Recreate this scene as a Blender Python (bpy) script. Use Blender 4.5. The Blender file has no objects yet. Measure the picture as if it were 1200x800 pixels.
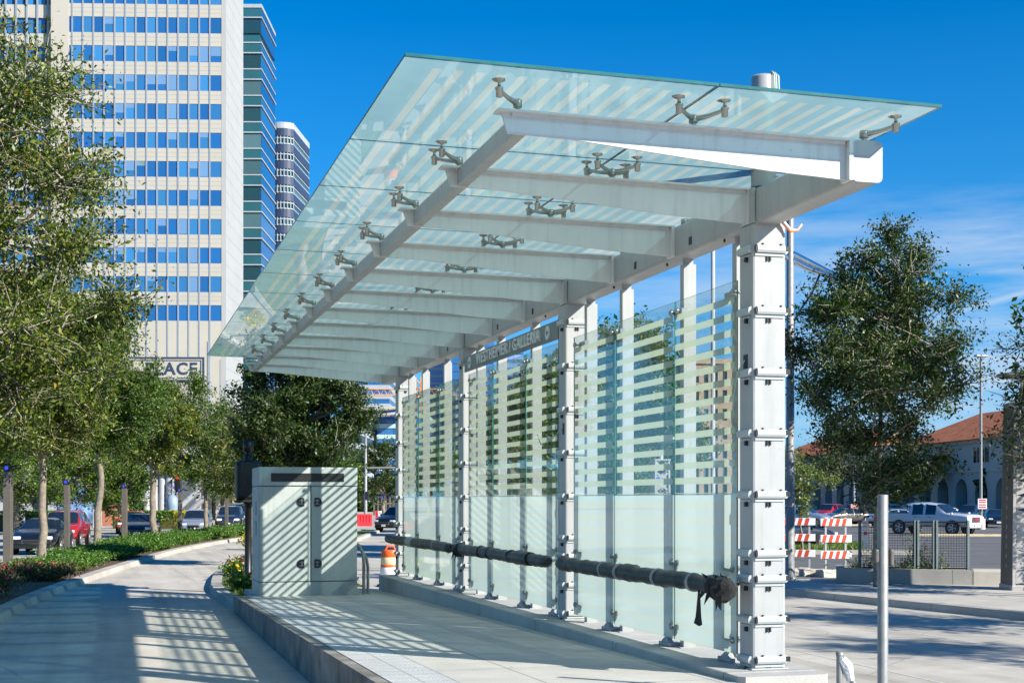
import bpy, bmesh, math, random
import numpy as np
from mathutils import Vector, Matrix
R = math.radians
random.seed(7)
scene = bpy.context.scene
COL = scene.collection

# ------------------------------------------------------------------ camera frame (metres; Y runs along the shelter)
F, HZ, EYE = 1667.0, 585.0, 2.2
YAW = math.atan((600 - 131) / F)
SA, CA = math.sin(YAW), math.cos(YAW)
def at(u, D, z=0.0):
    x = D * (u - 600) / F
    return Vector((x * CA + D * SA, D * CA - x * SA, z))
def gp(u, v, z=0.0):
    return at(u, (EYE - z) * F / (v - HZ), z)
def zat(v, D):
    return EYE + (HZ - v) * D / F
def heading(deg):      # 0 = straight at the camera, + = turned to the camera's right
    a = R(deg)
    d = Vector((-SA, -CA, 0)) * math.cos(a) + Vector((CA, -SA, 0)) * math.sin(a)
    return math.atan2(-d.x, d.y)       # rotation that turns local +Y onto d

# ------------------------------------------------------------------ mesh builder
class MB:
    def __init__(s):
        s.v, s.f, s.m, s.sm = [], [], [], []
    def add(s, vs, fs, m=0, smooth=False):
        b = len(s.v); s.v += [tuple(p) for p in vs]
        for f in fs:
            s.f.append(tuple(b + i for i in f)); s.m.append(m); s.sm.append(smooth)
        return s
    def box(s, x0, x1, y0, y1, z0, z1, m=0):
        v = [(x0,y0,z0),(x1,y0,z0),(x1,y1,z0),(x0,y1,z0),(x0,y0,z1),(x1,y0,z1),(x1,y1,z1),(x0,y1,z1)]
        return s.add(v, [(0,3,2,1),(4,5,6,7),(0,1,5,4),(1,2,6,5),(2,3,7,6),(3,0,4,7)], m)
    def hexa(s, v, m=0):
        return s.add(v, [(0,3,2,1),(4,5,6,7),(0,1,5,4),(1,2,6,5),(2,3,7,6),(3,0,4,7)], m)
    def bbox(s, x0, x1, y0, y1, z0, z1, b=0.01, m=0):       # chamfered box
        bm = bmesh.new()
        bmesh.ops.create_cube(bm, size=1)
        for v in bm.verts:
            v.co = Vector(((x0+x1)/2 + v.co.x*(x1-x0), (y0+y1)/2 + v.co.y*(y1-y0), (z0+z1)/2 + v.co.z*(z1-z0)))
        bmesh.ops.bevel(bm, geom=list(bm.edges), offset=b, segments=2, affect='EDGES', profile=0.5)
        bm.verts.index_update()
        s.add([v.co.copy() for v in bm.verts], [[v.index for v in f.verts] for f in bm.faces], m, False)
        bm.free(); return s
    def prism(s, poly, z0, z1, m=0):        # poly CCW in xy
        n = len(poly)
        v = [(p[0],p[1],z0) for p in poly] + [(p[0],p[1],z1) for p in poly]
        fs = [tuple(range(n-1,-1,-1)), tuple(range(n,2*n))] + [(i,(i+1)%n,n+(i+1)%n,n+i) for i in range(n)]
        return s.add(v, fs, m)
    def extr(s, poly, a0, a1, fn, m=0, smooth=False):       # poly in (p,q); fn(p,q,a)->xyz
        n = len(poly)
        v = [fn(p,q,a0) for p,q in poly] + [fn(p,q,a1) for p,q in poly]
        fs = [tuple(range(n-1,-1,-1)), tuple(range(n,2*n))]
        s.add(v, fs, m)
        b = len(s.v); s.v += [tuple(p) for p in v]
        for i in range(n):
            s.f.append((b+i, b+(i+1)%n, b+n+(i+1)%n, b+n+i)); s.m.append(m); s.sm.append(smooth)
        return s
    def tube(s, pts, rad, n=8, m=0, caps=True, smooth=True):
        pts = [Vector(p) for p in pts]
        if not hasattr(rad, '__len__'): rad = [rad]*len(pts)
        b = len(s.v); prev = None
        for i, p in enumerate(pts):
            t = (pts[min(i+1,len(pts)-1)] - pts[max(i-1,0)]).normalized()
            if prev is None:
                a = Vector((0,0,1)) if abs(t.z) < .9 else Vector((1,0,0))
                u = t.cross(a).normalized()
            else:
                u = (prev - t*prev.dot(t)).normalized()
            prev = u; w = t.cross(u)
            for k in range(n):
                an = 2*math.pi*k/n
                s.v.append(tuple(p + (u*math.cos(an) + w*math.sin(an))*rad[i]))
        for i in range(len(pts)-1):
            for k in range(n):
                s.f.append((b+i*n+k, b+i*n+(k+1)%n, b+(i+1)*n+(k+1)%n, b+(i+1)*n+k)); s.m.append(m); s.sm.append(smooth)
        if caps:
            e = b+(len(pts)-1)*n
            s.add([s.v[b+k] for k in range(n-1,-1,-1)], [tuple(range(n))], m); s.add([s.v[e+k] for k in range(n)], [tuple(range(n))], m)
        return s
    def lathe(s, prof, n=16, c=(0,0,0), ax='z', m=0, smooth=True):   # prof (r,h)
        b = len(s.v)
        for r,h in prof:
            for k in range(n):
                a = 2*math.pi*k/n; x, y = r*math.cos(a), r*math.sin(a)
                p = {'z':(x,y,h),'x':(h,x,y),'y':(y,h,x)}[ax]
                s.v.append((p[0]+c[0],p[1]+c[1],p[2]+c[2]))
        for i in range(len(prof)-1):
            for k in range(n):
                s.f.append((b+i*n+k,b+i*n+(k+1)%n,b+(i+1)*n+(k+1)%n,b+(i+1)*n+k)); s.m.append(m); s.sm.append(smooth)
        e=b+(len(prof)-1)*n
        s.add([s.v[b+k] for k in range(n-1,-1,-1)], [tuple(range(n))], m); s.add([s.v[e+k] for k in range(n)], [tuple(range(n))], m)
        return s
    def mesh(s, name, mats, org=None):
        me = bpy.data.meshes.new(name)
        v = s.v if org is None else [(p[0]-org[0],p[1]-org[1],p[2]-org[2]) for p in s.v]
        me.from_pydata(v, [], s.f)
        if not isinstance(mats, (list,tuple)): mats = [mats]
        for m in mats: me.materials.append(m)
        me.polygons.foreach_set('material_index', s.m)
        me.polygons.foreach_set('use_smooth', s.sm)
        me.update(); return me
    def build(s, name, mats, parent=None, org=None):
        return link(name, s.mesh(name, mats, org), parent)

def link(name, me, parent=None, loc=None):
    o = bpy.data.objects.new(name, me); COL.objects.link(o)
    if parent is not None: o.parent = parent
    if loc is not None: o.location = loc
    return o
def tag(o, label, cat, group=None, kind=None):
    o['label'] = label; o['category'] = cat
    if group: o['group'] = group
    if kind: o['kind'] = kind
    return o
def thing(name, label, cat, loc=(0,0,0), rotz=0, group=None):
    o = bpy.data.objects.new(name, None); COL.objects.link(o)
    o.empty_display_size = .1
    o.location = loc; o.rotation_euler = (0,0,rotz)
    return tag(o, label, cat, group)
def struct(o):
    o['kind'] = 'structure'; return o
def dup(o, loc, rotz=0, label=None, scale=None):
    def cp(src, par):
        c = src.copy(); COL.objects.link(c); c.parent = par
        for ch in list(src.children): cp(ch, c)
        return c
    r = cp(o, None); r.location = loc; r.rotation_euler = (0,0,rotz)
    if label: r['label'] = label
    if scale: r.scale = scale
    return r

# ------------------------------------------------------------------ materials
def nt(name):
    m = bpy.data.materials.new(name); m.use_nodes = True
    t = m.node_tree; t.nodes.clear()
    out = t.nodes.new('ShaderNodeOutputMaterial')
    return m, t, out
def N(t, typ, **kw):
    n = t.nodes.new(typ)
    for k, v in kw.items(): setattr(n, k, v)
    return n
def math_node(t, op, a, b=None, c=None):
    n = N(t, 'ShaderNodeMath', operation=op)
    for i, x in enumerate((a, b, c)):
        if x is None: continue
        if isinstance(x, (int, float)): n.inputs[i].default_value = x
        else: t.links.new(x, n.inputs[i])
    return n.outputs[0]
def ramp(t, fac, stops):
    r = N(t, 'ShaderNodeValToRGB'); t.links.new(fac, r.inputs[0])
    e = r.color_ramp.elements
    while len(e) < len(stops): e.new(.5)
    for i, (p, c) in enumerate(stops):
        e[i].position = p; e[i].color = (c[0], c[1], c[2], 1) if hasattr(c, '__len__') else (c, c, c, 1)
    return r.outputs[0]
def mixc(t, fac, a, b, mode='MIX'):
    n = N(t, 'ShaderNodeMix', data_type='RGBA', blend_type=mode)
    for idx, x in ((0, fac), (6, a), (7, b)):
        if hasattr(x, 'links') or hasattr(x, 'is_linked'): t.links.new(x, n.inputs[idx])
        elif isinstance(x, (int, float)): n.inputs[idx].default_value = x
        else: n.inputs[idx].default_value = (x[0], x[1], x[2], 1)
    return n.outputs[2]
def paint(name, c, rough=.5, metal=0, var=.12, sc=3.0, bump=0, spec=.5, coat=0, fine=None, streak=False):
    m, t, out = nt(name)
    b = N(t, 'ShaderNodeBsdfPrincipled')
    b.inputs['Roughness'].default_value = rough; b.inputs['Metallic'].default_value = metal
    b.inputs['Specular IOR Level'].default_value = spec
    if coat: b.inputs['Coat Weight'].default_value = coat; b.inputs['Coat Roughness'].default_value = .05
    g = N(t, 'ShaderNodeNewGeometry')
    n1 = N(t, 'ShaderNodeTexNoise'); n1.inputs['Scale'].default_value = sc; n1.inputs['Detail'].default_value = 6; n1.inputs['Roughness'].default_value = .62
    t.links.new(g.outputs['Position'], n1.inputs['Vector'])
    lo = [x*(1-var) for x in c]; hi = [min(1, x*(1+var)) for x in c]
    col = ramp(t, n1.outputs['Fac'], [(.3, lo), (.7, hi)])
    if streak:
        mp = N(t, 'ShaderNodeMapping'); mp.inputs['Scale'].default_value = (9,9,.7); t.links.new(g.outputs['Position'], mp.inputs[0])
        n5 = N(t, 'ShaderNodeTexNoise'); n5.inputs['Scale'].default_value = 1.6; n5.inputs['Detail'].default_value = 7; t.links.new(mp.outputs[0], n5.inputs['Vector'])
        col = mixc(t, 1.0, col, ramp(t, n5.outputs['Fac'], [(.25,.86),(.5,1.0),(.8,1.03)]), 'MULTIPLY')
        n6 = N(t, 'ShaderNodeTexNoise'); n6.inputs['Scale'].default_value = 26; n6.inputs['Detail'].default_value = 3; t.links.new(g.outputs['Position'], n6.inputs['Vector'])
        col = mixc(t, ramp(t, n6.outputs['Fac'], [(.70,0),(.76,.35)]), col, (.22,.19,.15))
    t.links.new(col, b.inputs['Base Color'])
    if bump:
        n2 = N(t, 'ShaderNodeTexNoise'); n2.inputs['Scale'].default_value = fine or sc*14; n2.inputs['Detail'].default_value = 4
        t.links.new(g.outputs['Position'], n2.inputs['Vector'])
        bp = N(t, 'ShaderNodeBump'); bp.inputs['Strength'].default_value = bump; bp.inputs['Distance'].default_value = .02
        t.links.new(n2.outputs['Fac'], bp.inputs['Height']); t.links.new(bp.outputs[0], b.inputs['Normal'])
    t.links.new(b.outputs[0], out.inputs[0])
    return m
def concrete(name, c, joint_y=0, joint_x=0, stain=.25, bump=.25, jdark=.45, offx=0.0, mott=.86, tyre=False):
    m, t, out = nt(name)
    b = N(t, 'ShaderNodeBsdfPrincipled'); b.inputs['Roughness'].default_value = .85; b.inputs['Specular IOR Level'].default_value = .25
    g = N(t, 'ShaderNodeNewGeometry'); P = g.outputs['Position']
    n1 = N(t, 'ShaderNodeTexNoise'); n1.inputs['Scale'].default_value = .35; n1.inputs['Detail'].default_value = 8; n1.inputs['Roughness'].default_value = .65
    n2 = N(t, 'ShaderNodeTexNoise'); n2.inputs['Scale'].default_value = 2.6; n2.inputs['Detail'].default_value = 6
    n3 = N(t, 'ShaderNodeTexNoise'); n3.inputs['Scale'].default_value = 60; n3.inputs['Detail'].default_value = 3
    for n in (n1, n2, n3): t.links.new(P, n.inputs['Vector'])
    a = ramp(t, n1.outputs['Fac'], [(.3, [x*(1-stain) for x in c]), (.68, [min(1, x*(1+stain*.55)) for x in c])])
    a = mixc(t, 1.0, a, ramp(t, n2.outputs['Fac'], [(.25, mott), (.75, 1.06)]), 'MULTIPLY')
    a = mixc(t, 1.0, a, ramp(t, n3.outputs['Fac'], [(.2, .86), (.8, 1.1)]), 'MULTIPLY')
    if tyre:
        mp = N(t, 'ShaderNodeMapping'); mp.inputs['Scale'].default_value = (1.5,.07,1); t.links.new(P, mp.inputs[0])
        n4 = N(t, 'ShaderNodeTexNoise'); n4.inputs['Scale'].default_value = 1.6; n4.inputs['Detail'].default_value = 5; t.links.new(mp.outputs[0], n4.inputs['Vector'])
        a = mixc(t, 1.0, a, ramp(t, n4.outputs['Fac'], [(.3,.80),(.55,1.0),(.8,1.05)]), 'MULTIPLY')
        vc = N(t, 'ShaderNodeTexVoronoi', feature='DISTANCE_TO_EDGE'); vc.inputs['Scale'].default_value = .22
        wn = N(t, 'ShaderNodeTexNoise'); wn.inputs['Scale'].default_value = .9; wn.inputs['Detail'].default_value = 4; t.links.new(P, wn.inputs['Vector'])
        t.links.new(mixc(t, .22, P, wn.outputs['Color']), vc.inputs['Vector'])
        a = mixc(t, 1.0, a, ramp(t, vc.outputs['Distance'], [(.0008,.72),(.002,1.0)]), 'MULTIPLY')
    # sparse dark spots: gum, oil
    v = N(t, 'ShaderNodeTexVoronoi'); v.inputs['Scale'].default_value = 1.3; t.links.new(P, v.inputs['Vector'])
    sp = ramp(t, v.outputs['Distance'], [(.022, .55), (.045, 1.0)])
    a = mixc(t, 1.0, a, sp, 'MULTIPLY')
    sx = N(t, 'ShaderNodeSeparateXYZ'); t.links.new(P, sx.inputs[0])
    for ax, j, off in (('Y', joint_y, 0.0), ('X', joint_x, offx)):
        if j:
            md = math_node(t, 'PINGPONG', math_node(t, 'ADD', sx.outputs[ax], off), j/2)
            k = math_node(t, 'LESS_THAN', md, .009)
            a = mixc(t, math_node(t, 'MULTIPLY', k, 1-jdark), a, (.03,.03,.03))
    t.links.new(a, b.inputs['Base Color'])
    bp = N(t, 'ShaderNodeBump'); bp.inputs['Strength'].default_value = bump; bp.inputs['Distance'].default_value = .01
    t.links.new(n3.outputs['Fac'], bp.inputs['Height']); t.links.new(bp.outputs[0], b.inputs['Normal'])
    t.links.new(b.outputs[0], out.inputs[0])
    return m
def leafmat(name, stops, trans=.3):
    m, t, out = nt(name)
    g = N(t, 'ShaderNodeNewGeometry')
    col = ramp(t, g.outputs['Random Per Island'], stops)
    d = N(t, 'ShaderNodeBsdfPrincipled'); d.inputs['Roughness'].default_value = .42; d.inputs['Specular IOR Level'].default_value = .5
    tr = N(t, 'ShaderNodeBsdfTranslucent'); mx = N(t, 'ShaderNodeMixShader'); mx.inputs[0].default_value = trans
    t.links.new(col, d.inputs['Base Color'])
    c2 = mixc(t, 1.0, col, (1.3, 1.5, .5), 'MULTIPLY')
    t.links.new(c2, tr.inputs['Color'])
    t.links.new(d.outputs[0], mx.inputs[1]); t.links.new(tr.outputs[0], mx.inputs[2]); t.links.new(mx.outputs[0], out.inputs[0])
    return m
def emit(name, c, s):
    m, t, out = nt(name); e = N(t, 'ShaderNodeEmission'); e.inputs[0].default_value = (*c, 1); e.inputs[1].default_value = s
    t.links.new(e.outputs[0], out.inputs[0]); return m
def pane_glass(name, tint, haze=0, hazec=(.8,.85,.8), axis=None, pitch=.157, wid=.07, off=0.0, lim=None, frit_cov=.75, frit=(.66,.74,.5), fritT=.55, streak=0.0, printed=False):
    """architectural glass: tinted see-through + fresnel mirror, optional body haze and printed (fritted) stripes"""
    m, t, out = nt(name)
    tr = N(t, 'ShaderNodeBsdfTransparent'); tr.inputs[0].default_value = (*tint, 1)
    body = tr.outputs[0]
    g = N(t, 'ShaderNodeNewGeometry')
    def frost(c, tl):
        a = N(t, 'ShaderNodeBsdfDiffuse'); b = N(t, 'ShaderNodeBsdfTranslucent')
        for q in (a, b):
            if isinstance(c, tuple): q.inputs[0].default_value = (*c, 1)
            else: t.links.new(c, q.inputs[0])
        x = N(t, 'ShaderNodeMixShader'); x.inputs[0].default_value = tl
        t.links.new(a.outputs[0], x.inputs[1]); t.links.new(b.outputs[0], x.inputs[2]); return x.outputs[0]
    kp = None
    if printed:
        tc = N(t, 'ShaderNodeTexCoord'); sx = N(t, 'ShaderNodeSeparateXYZ'); t.links.new(tc.outputs['Object'], sx.inputs[0])
        md = math_node(t, 'FLOORED_MODULO', math_node(t, 'ADD', sx.outputs[axis], off), pitch)
        kp = math_node(t, 'LESS_THAN', md, wid)
        for ax, lo, hi in lim or ():
            kp = math_node(t, 'MULTIPLY', kp, math_node(t, 'GREATER_THAN', sx.outputs[ax], lo))
            kp = math_node(t, 'MULTIPLY', kp, math_node(t, 'LESS_THAN', sx.outputs[ax], hi))
        hazec = mixc(t, kp, hazec, frit)
    if haze or streak:
        x = N(t, 'ShaderNodeMixShader'); x.inputs[0].default_value = haze
        if streak:
            nz = N(t, 'ShaderNodeTexNoise'); nz.inputs['Scale'].default_value = 2.2; nz.inputs['Detail'].default_value = 7
            t.links.new(g.outputs['Position'], nz.inputs['Vector'])
            r_ = ramp(t, nz.outputs['Fac'], [(.3, haze), (.75, haze+streak)]); t.links.new(r_, x.inputs[0])
        t.links.new(body, x.inputs[1]); t.links.new(frost(hazec, .80 if printed else .6), x.inputs[2]); body = x.outputs[0]
    if axis and not printed:
        tc = N(t, 'ShaderNodeTexCoord'); sx = N(t, 'ShaderNodeSeparateXYZ'); t.links.new(tc.outputs['Object'], sx.inputs[0])
        md = math_node(t, 'FLOORED_MODULO', math_node(t, 'ADD', sx.outputs[axis], off), pitch)
        k = math_node(t, 'LESS_THAN', md, wid)
        for ax, lo, hi in lim or ():
            k = math_node(t, 'MULTIPLY', k, math_node(t, 'GREATER_THAN', sx.outputs[ax], lo))
            k = math_node(t, 'MULTIPLY', k, math_node(t, 'LESS_THAN', sx.outputs[ax], hi))
        x = N(t, 'ShaderNodeMixShader'); t.links.new(math_node(t, 'MULTIPLY', k, frit_cov), x.inputs[0])
        t.links.new(body, x.inputs[1]); t.links.new(frost(frit, fritT), x.inputs[2]); body = x.outputs[0]
    dp = N(t, 'ShaderNodeVectorMath', operation='DOT_PRODUCT'); t.links.new(g.outputs['Incoming'], dp.inputs[0]); t.links.new(g.outputs['Normal'], dp.inputs[1])
    om = math_node(t, 'SUBTRACT', 1.0, math_node(t, 'ABSOLUTE', dp.outputs['Value']))
    sch = math_node(t, 'ADD', .043, math_node(t, 'MULTIPLY', math_node(t, 'POWER', om, 5.0), .957))
    gl = N(t, 'ShaderNodeBsdfGlossy'); gl.inputs['Roughness'].default_value = .01
    x = N(t, 'ShaderNodeMixShader'); t.links.new(sch, x.inputs[0])
    t.links.new(body, x.inputs[1]); t.links.new(gl.outputs[0], x.inputs[2])
    t.links.new(x.outputs[0], out.inputs[0])
    return m
M = {}
M['white'] = paint('white_steel_paint', (.40,.41,.405), .42, var=.06, sc=2.5, bump=.04, streak=True)
M['greysteel'] = paint('grey_steel_paint', (.46,.50,.50), .35, var=.05, sc=2.5, bump=.03)
M['signpaint'] = paint('sign_shaded_paint', (.20,.225,.215), .45, var=.05)  # board colour holds the shade seen on the steel around it
M['letter'] = paint('sign_letter_paint', (.72,.74,.73), .4, var=.03)
M['cab'] = paint('cabinet_paint', (.43,.465,.44), .45, var=.05, sc=1.6, bump=.04, streak=True)
M['cabdark'] = paint('cabinet_seam', (.12,.14,.14), .6)
M['galv'] = paint('galvanised_steel', (.27,.275,.27), .5, metal=.25, var=.16, sc=9)
M['cast'] = paint('cast_clamp', (.12,.11,.10), .6, metal=.3, var=.2, sc=20)
M['chrome'] = paint('bright_steel', (.75,.76,.77), .16, metal=1, var=.08, sc=4)
M['stain'] = paint('stainless_fitting', (.42,.42,.38), .3, metal=.9, var=.15)
M['black'] = paint('black_plastic', (.012,.013,.014), .4, var=.3, sc=8)
M['wrap'] = paint('black_wrap_film', (.009,.013,.012), .42, var=.4, sc=12, bump=.5, fine=30)
M['cloth'] = paint('black_cloth', (.01,.01,.011), .8, var=.4, sc=10, bump=.4)
M['tape'] = paint('grey_tape', (.3,.31,.32), .5, var=.2)
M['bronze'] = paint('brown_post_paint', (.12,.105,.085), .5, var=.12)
M['darkmetal'] = paint('dark_metal', (.03,.032,.034), .4, metal=.4, var=.2)
M['pylon'] = paint('pylon_steel', (.46,.44,.43), .42, metal=.35, var=.12)
M['fence'] = paint('fence_green_grey', (.10,.14,.145), .5, var=.15)
M['rubber'] = paint('rubber', (.02,.02,.02), .8, var=.2)
M['chromedark'] = paint('grille_metal', (.25,.25,.26), .3, metal=.9)
M['alloy'] = paint('alloy_rim', (.62,.63,.64), .3, metal=.7)
M['carglass'] = paint('car_glass', (.012,.02,.035), .04, var=.2, spec=.9)
M['lens'] = paint('headlight_lens', (.75,.78,.8), .1, var=.1)
M['taillens'] = paint('tail_lens', (.5,.01,.012), .15, var=.1)
M['plate'] = paint('licence_plate', (.75,.76,.77), .5, var=.08)
M['orange'] = paint('drum_orange', (.85,.13,.015), .45, var=.08)
M['reflect'] = paint('reflective_white', (.82,.82,.8), .4, var=.06)
M['redplas'] = paint('red_plastic', (.75,.04,.045), .4, var=.08)
M['redpaint'] = paint('red_stripe', (.58,.06,.02), .5, var=.08)
M['redtext'] = paint('red_lettering', (.6,.02,.03), .4, var=.05)
M['ink'] = paint('dark_ink', (.03,.035,.05), .6, var=.05)
M['navy'] = paint('navy_sign', (.03,.05,.10), .5, var=.1)
M['bark'] = paint('oak_bark', (.24,.20,.15), .9, var=.35, sc=7, bump=.7, fine=22)
M['twig'] = paint('oak_twig', (.30,.26,.20), .9, var=.3, sc=7)
M['mulch'] = paint('mulch', (.13,.075,.045), .95, var=.5, sc=9, bump=1, fine=40)
M['grassbase'] = paint('turf', (.10,.15,.03), .9, var=.4, sc=4, bump=1, fine=60)
M['plinth'] = concrete('plinth_concrete', (.5,.49,.46), joint_y=3.0, stain=.14)
M['kerb'] = concrete('kerb_concrete', (.50,.465,.40), joint_y=3.1, stain=.25)
M['wallconc'] = concrete('planter_concrete', (.42,.41,.38), joint_x=1.3, stain=.18)
M['lane'] = concrete('lane_concrete', (.60,.55,.465), joint_y=4.6, tyre=True, stain=.22)
M['lane_b'] = concrete('bus_lane_concrete', (.57,.53,.455), joint_y=6.1, tyre=True, joint_x=3.4, offx=1.1, stain=.2)
M['ground'] = concrete('road_concrete', (.50,.465,.405), joint_y=6, joint_x=3.6, stain=.22)
M['side'] = concrete('sidewalk_concrete', (.56,.525,.46), joint_y=1.6, joint_x=1.6, stain=.18)
M['asph'] = concrete('parking_asphalt', (.16,.158,.155), stain=.25)
M['platf'] = concrete('platform_concrete', (.58,.555,.50), joint_y=1.5, joint_x=1.5, stain=.12, offx=.75)
M['platedge'] = concrete('platform_edge_concrete', (.36,.335,.30), stain=.45, bump=.6, mott=.40)
M['tact'] = concrete('tactile_paving', (.57,.575,.565), joint_y=.3, joint_x=.3, stain=.12, bump=1, jdark=.62)
M['paintline'] = paint('lane_line_paint', (.7,.7,.66), .7, var=.15, sc=8)
M['parkline'] = paint('parking_paint', (.5,.5,.48), .7, var=.2, sc=6)
M['stopyellow'] = paint('wheel_stop', (.62,.5,.3), .8, var=.1)

# ------------------------------------------------------------------ setting: sheets
def sheet(name, pts, z, mat, thick=None):
    mb = MB()
    pts = [(p[0], p[1]) for p in pts]
    a = sum(pts[i][0]*pts[(i+1)%len(pts)][1]-pts[(i+1)%len(pts)][0]*pts[i][1] for i in range(len(pts)))
    if a < 0: pts = pts[::-1]
    if thick is None: mb.add([(p[0],p[1],z) for p in pts], [tuple(range(len(pts)))])
    else: mb.prism(pts, z-thick, z)
    o = mb.build(name, mat)
    if len(pts) > 4:
        bm = bmesh.new(); bm.from_mesh(o.data); bmesh.ops.triangulate(bm, faces=[f for f in bm.faces if len(f.verts) > 4]); bm.to_mesh(o.data); bm.free()
    return struct(o)
def smooth_line(pts, n=6):
    P = [Vector((p[0], p[1])) for p in pts]; out = []
    for i in range(len(P)-1):
        p0, p1, p2, p3 = P[max(i-1,0)], P[i], P[i+1], P[min(i+2,len(P)-1)]
        for k in range(n):
            t = k/n
            out.append(.5*((2*p1)+(-p0+p2)*t+(2*p0-5*p1+4*p2-p3)*t*t+(-p0+3*p1-3*p2+p3)*t**3))
    return out + [P[-1]]
def offset_line(pts, d):
    out = []
    for i, p in enumerate(pts):
        t = (pts[min(i+1,len(pts)-1)] - pts[max(i-1,0)]).normalized()
        out.append(p + Vector((t.y, -t.x))*d)
    return out
def ribbon(name, pts, prof, mat):        # prof (offset to the right of travel, z), closed loop
    mb = MB(); n = len(prof); rows = []
    for o, z in prof:
        rows.append([(p.x, p.y, z) for p in offset_line(pts, o)])
    vs = [rows[k][i] for i in range(len(pts)) for k in range(n)]
    fs = [(i*n+k, (i+1)*n+k, (i+1)*n+(k+1)%n, i*n+(k+1)%n) for i in range(len(pts)-1) for k in range(n)]
    fs += [tuple(range(n)), tuple((len(pts)-1)*n+k for k in range(n-1,-1,-1))]
    mb.add(vs, fs)
    o = mb.build(name, mat)
    bm = bmesh.new(); bm.from_mesh(o.data); bmesh.ops.recalc_face_normals(bm, faces=bm.faces); bm.to_mesh(o.data); bm.free()
    return struct(o)

sheet('ground', [(-1500,-400),(1900,-400),(1900,2600),(-1500,2600)], 0, M['ground'])
kl = smooth_line([(-3.0,2),(-2.35,14),(-1.95,25.4),(-1.35,33.5),(.55,47.4),(3.1,62.5),(7.2,79),(14.5,100)])     # left kerb, lane side
il = smooth_line([(2.29,28.2),(2.22,33),(2.4,37),(3.1,43.5),(5.3,57.5),(9.6,75),(16.5,97)])                        # island, left edge
ir = smooth_line([(6.0,31),(6.2,38),(6.9,47),(8.6,57),(12.2,73),(18,97)])                                        # island, right edge
rk = smooth_line([(20,2),(17.6,12),(15.93,22.3),(14.9,29.8),(14.2,40),(14.3,56),(17,75),(22,97)])                # right kerb
left_lane = kl + [Vector((16.5,97))] + il[::-1] + [Vector((2.29,2))]
sheet('left_lane', left_lane, .004, M['lane'])
right_lane = [Vector((6.0,2))] + ir + rk[::-1]
sheet('right_lane', right_lane, .004, M['lane_b'])
ribbon('left_kerb', kl, [(0,-.05),(.0,.0),(-.04,.15),(-.32,.16),(-.34,-.05)], M['kerb'])
ribbon('island_kerb', il, [(0,-.05),(0,.0),(.05,.15),(.30,.16),(.32,-.05)], M['kerb'])
ribbon('island_kerb', ir, [(0,-.05),(0,0),(-.05,.15),(-.30,.16),(-.32,-.05)], M['kerb'])
ribbon('right_kerb', rk, [(0,-.05),(0,0),(.05,.15),(.22,.16),(.24,-.05)], M['kerb'])
bl = offset_line(kl, -2.7)
sheet('left_planting_bed', offset_line(kl, -.33) + bl[::-1], .13, M['mulch'])
ribbon('left_kerb', bl, [(0,-.05),(0,.16),(-.2,.15),(-.24,-.05)], M['kerb'])
sheet('island_bed', offset_line(il, .31) + offset_line(ir, -.31)[::-1], .13, M['grassbase'])
# sidewalk on the far side of the right lane
sheet('sidewalk', offset_line(rk, .23) + [Vector((25.5,97)),Vector((18.6,75)),Vector((16.9,56)),Vector((17.1,40)),Vector((17.1,33.5)),Vector((24,30.5)),Vector((60,16)),Vector((60,2))], .15, M['side'])
sheet('parking_lot', [(17.3,33.8),(24,31),(90,4),(220,150),(60,260),(26,97),(18.8,75),(17.2,56)], .012, M['asph'])
# joints / lines on the right lane
for xa, xb in (((9.55,10),(9.62,60)), ((12.75,12),(12.6,60))):
    sheet('lane_line', [(xa[0],xa[1]),(xa[0]+.035,xa[1]),(xb[0]+.035,xb[1]),(xb[0],xb[1])], .008, M['paintline'])
# grass island in the parking lot, kerbed
g0 = [at(880,58),at(1010,58),at(1012,66),at(880,67)]
sheet('grass_island', g0, .16, M['grassbase'], .15)
sheet('grass_island_kerb', [at(870,57),at(1075,56.4),at(1075,57.9),at(870,57.95)], .15, M['kerb'], .14)
for i, (u, D) in enumerate(((1010,88),(1060,78),(1120,82),(1150,100),(1000,100),(1075,98))):
    a = at(u, D); d = Vector((CA*.9+SA*.5, -SA*.9+CA*.5, 0)).normalized(); w = Vector((-d.y, d.x, 0))*.06
    sheet('parking_line', [a-d*3-w, a+d*3-w, a+d*3+w, a-d*3+w], .018, M['parkline'])

# ------------------------------------------------------------------ platform
def zp(y): return .324 + .0146*(28.3-y)
mb = MB()
def slab(x0, x1, y0, y1, zb, mb, m=0, lift=0, th=None):
    z0, z1 = zp(y0)+lift, zp(y1)+lift
    b0, b1 = (zb, zb) if th is None else (z0-th, z1-th)
    mb.hexa([(x0,y0,b0),(x1,y0,b0),(x1,y1,b1),(x0,y1,b1),(x0,y0,z0),(x1,y0,z0),(x1,y1,z1),(x0,y1,z1)], m)
slab(2.55, 5.6, 2, 28.25, -.1, mb); slab(2.72, 5.6, 28.25, 30.8, -.1, mb)
struct(mb.build('platform', M['platf']))
mb = MB(); 
y = 2.0
while y < 28.2:
    y2 = min(y+3.05, 28.25); 
    slab(2.29, 2.547, y+.004, y2-.004, -.1, mb); y = y2
struct(mb.build('platform_edge', M['platedge']))
mb = MB(); slab(2.42, 3.02, 2, 26.9, 0, mb, 0, .006, .004)
struct(mb.build('tactile_strip', M['tact']))
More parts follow.
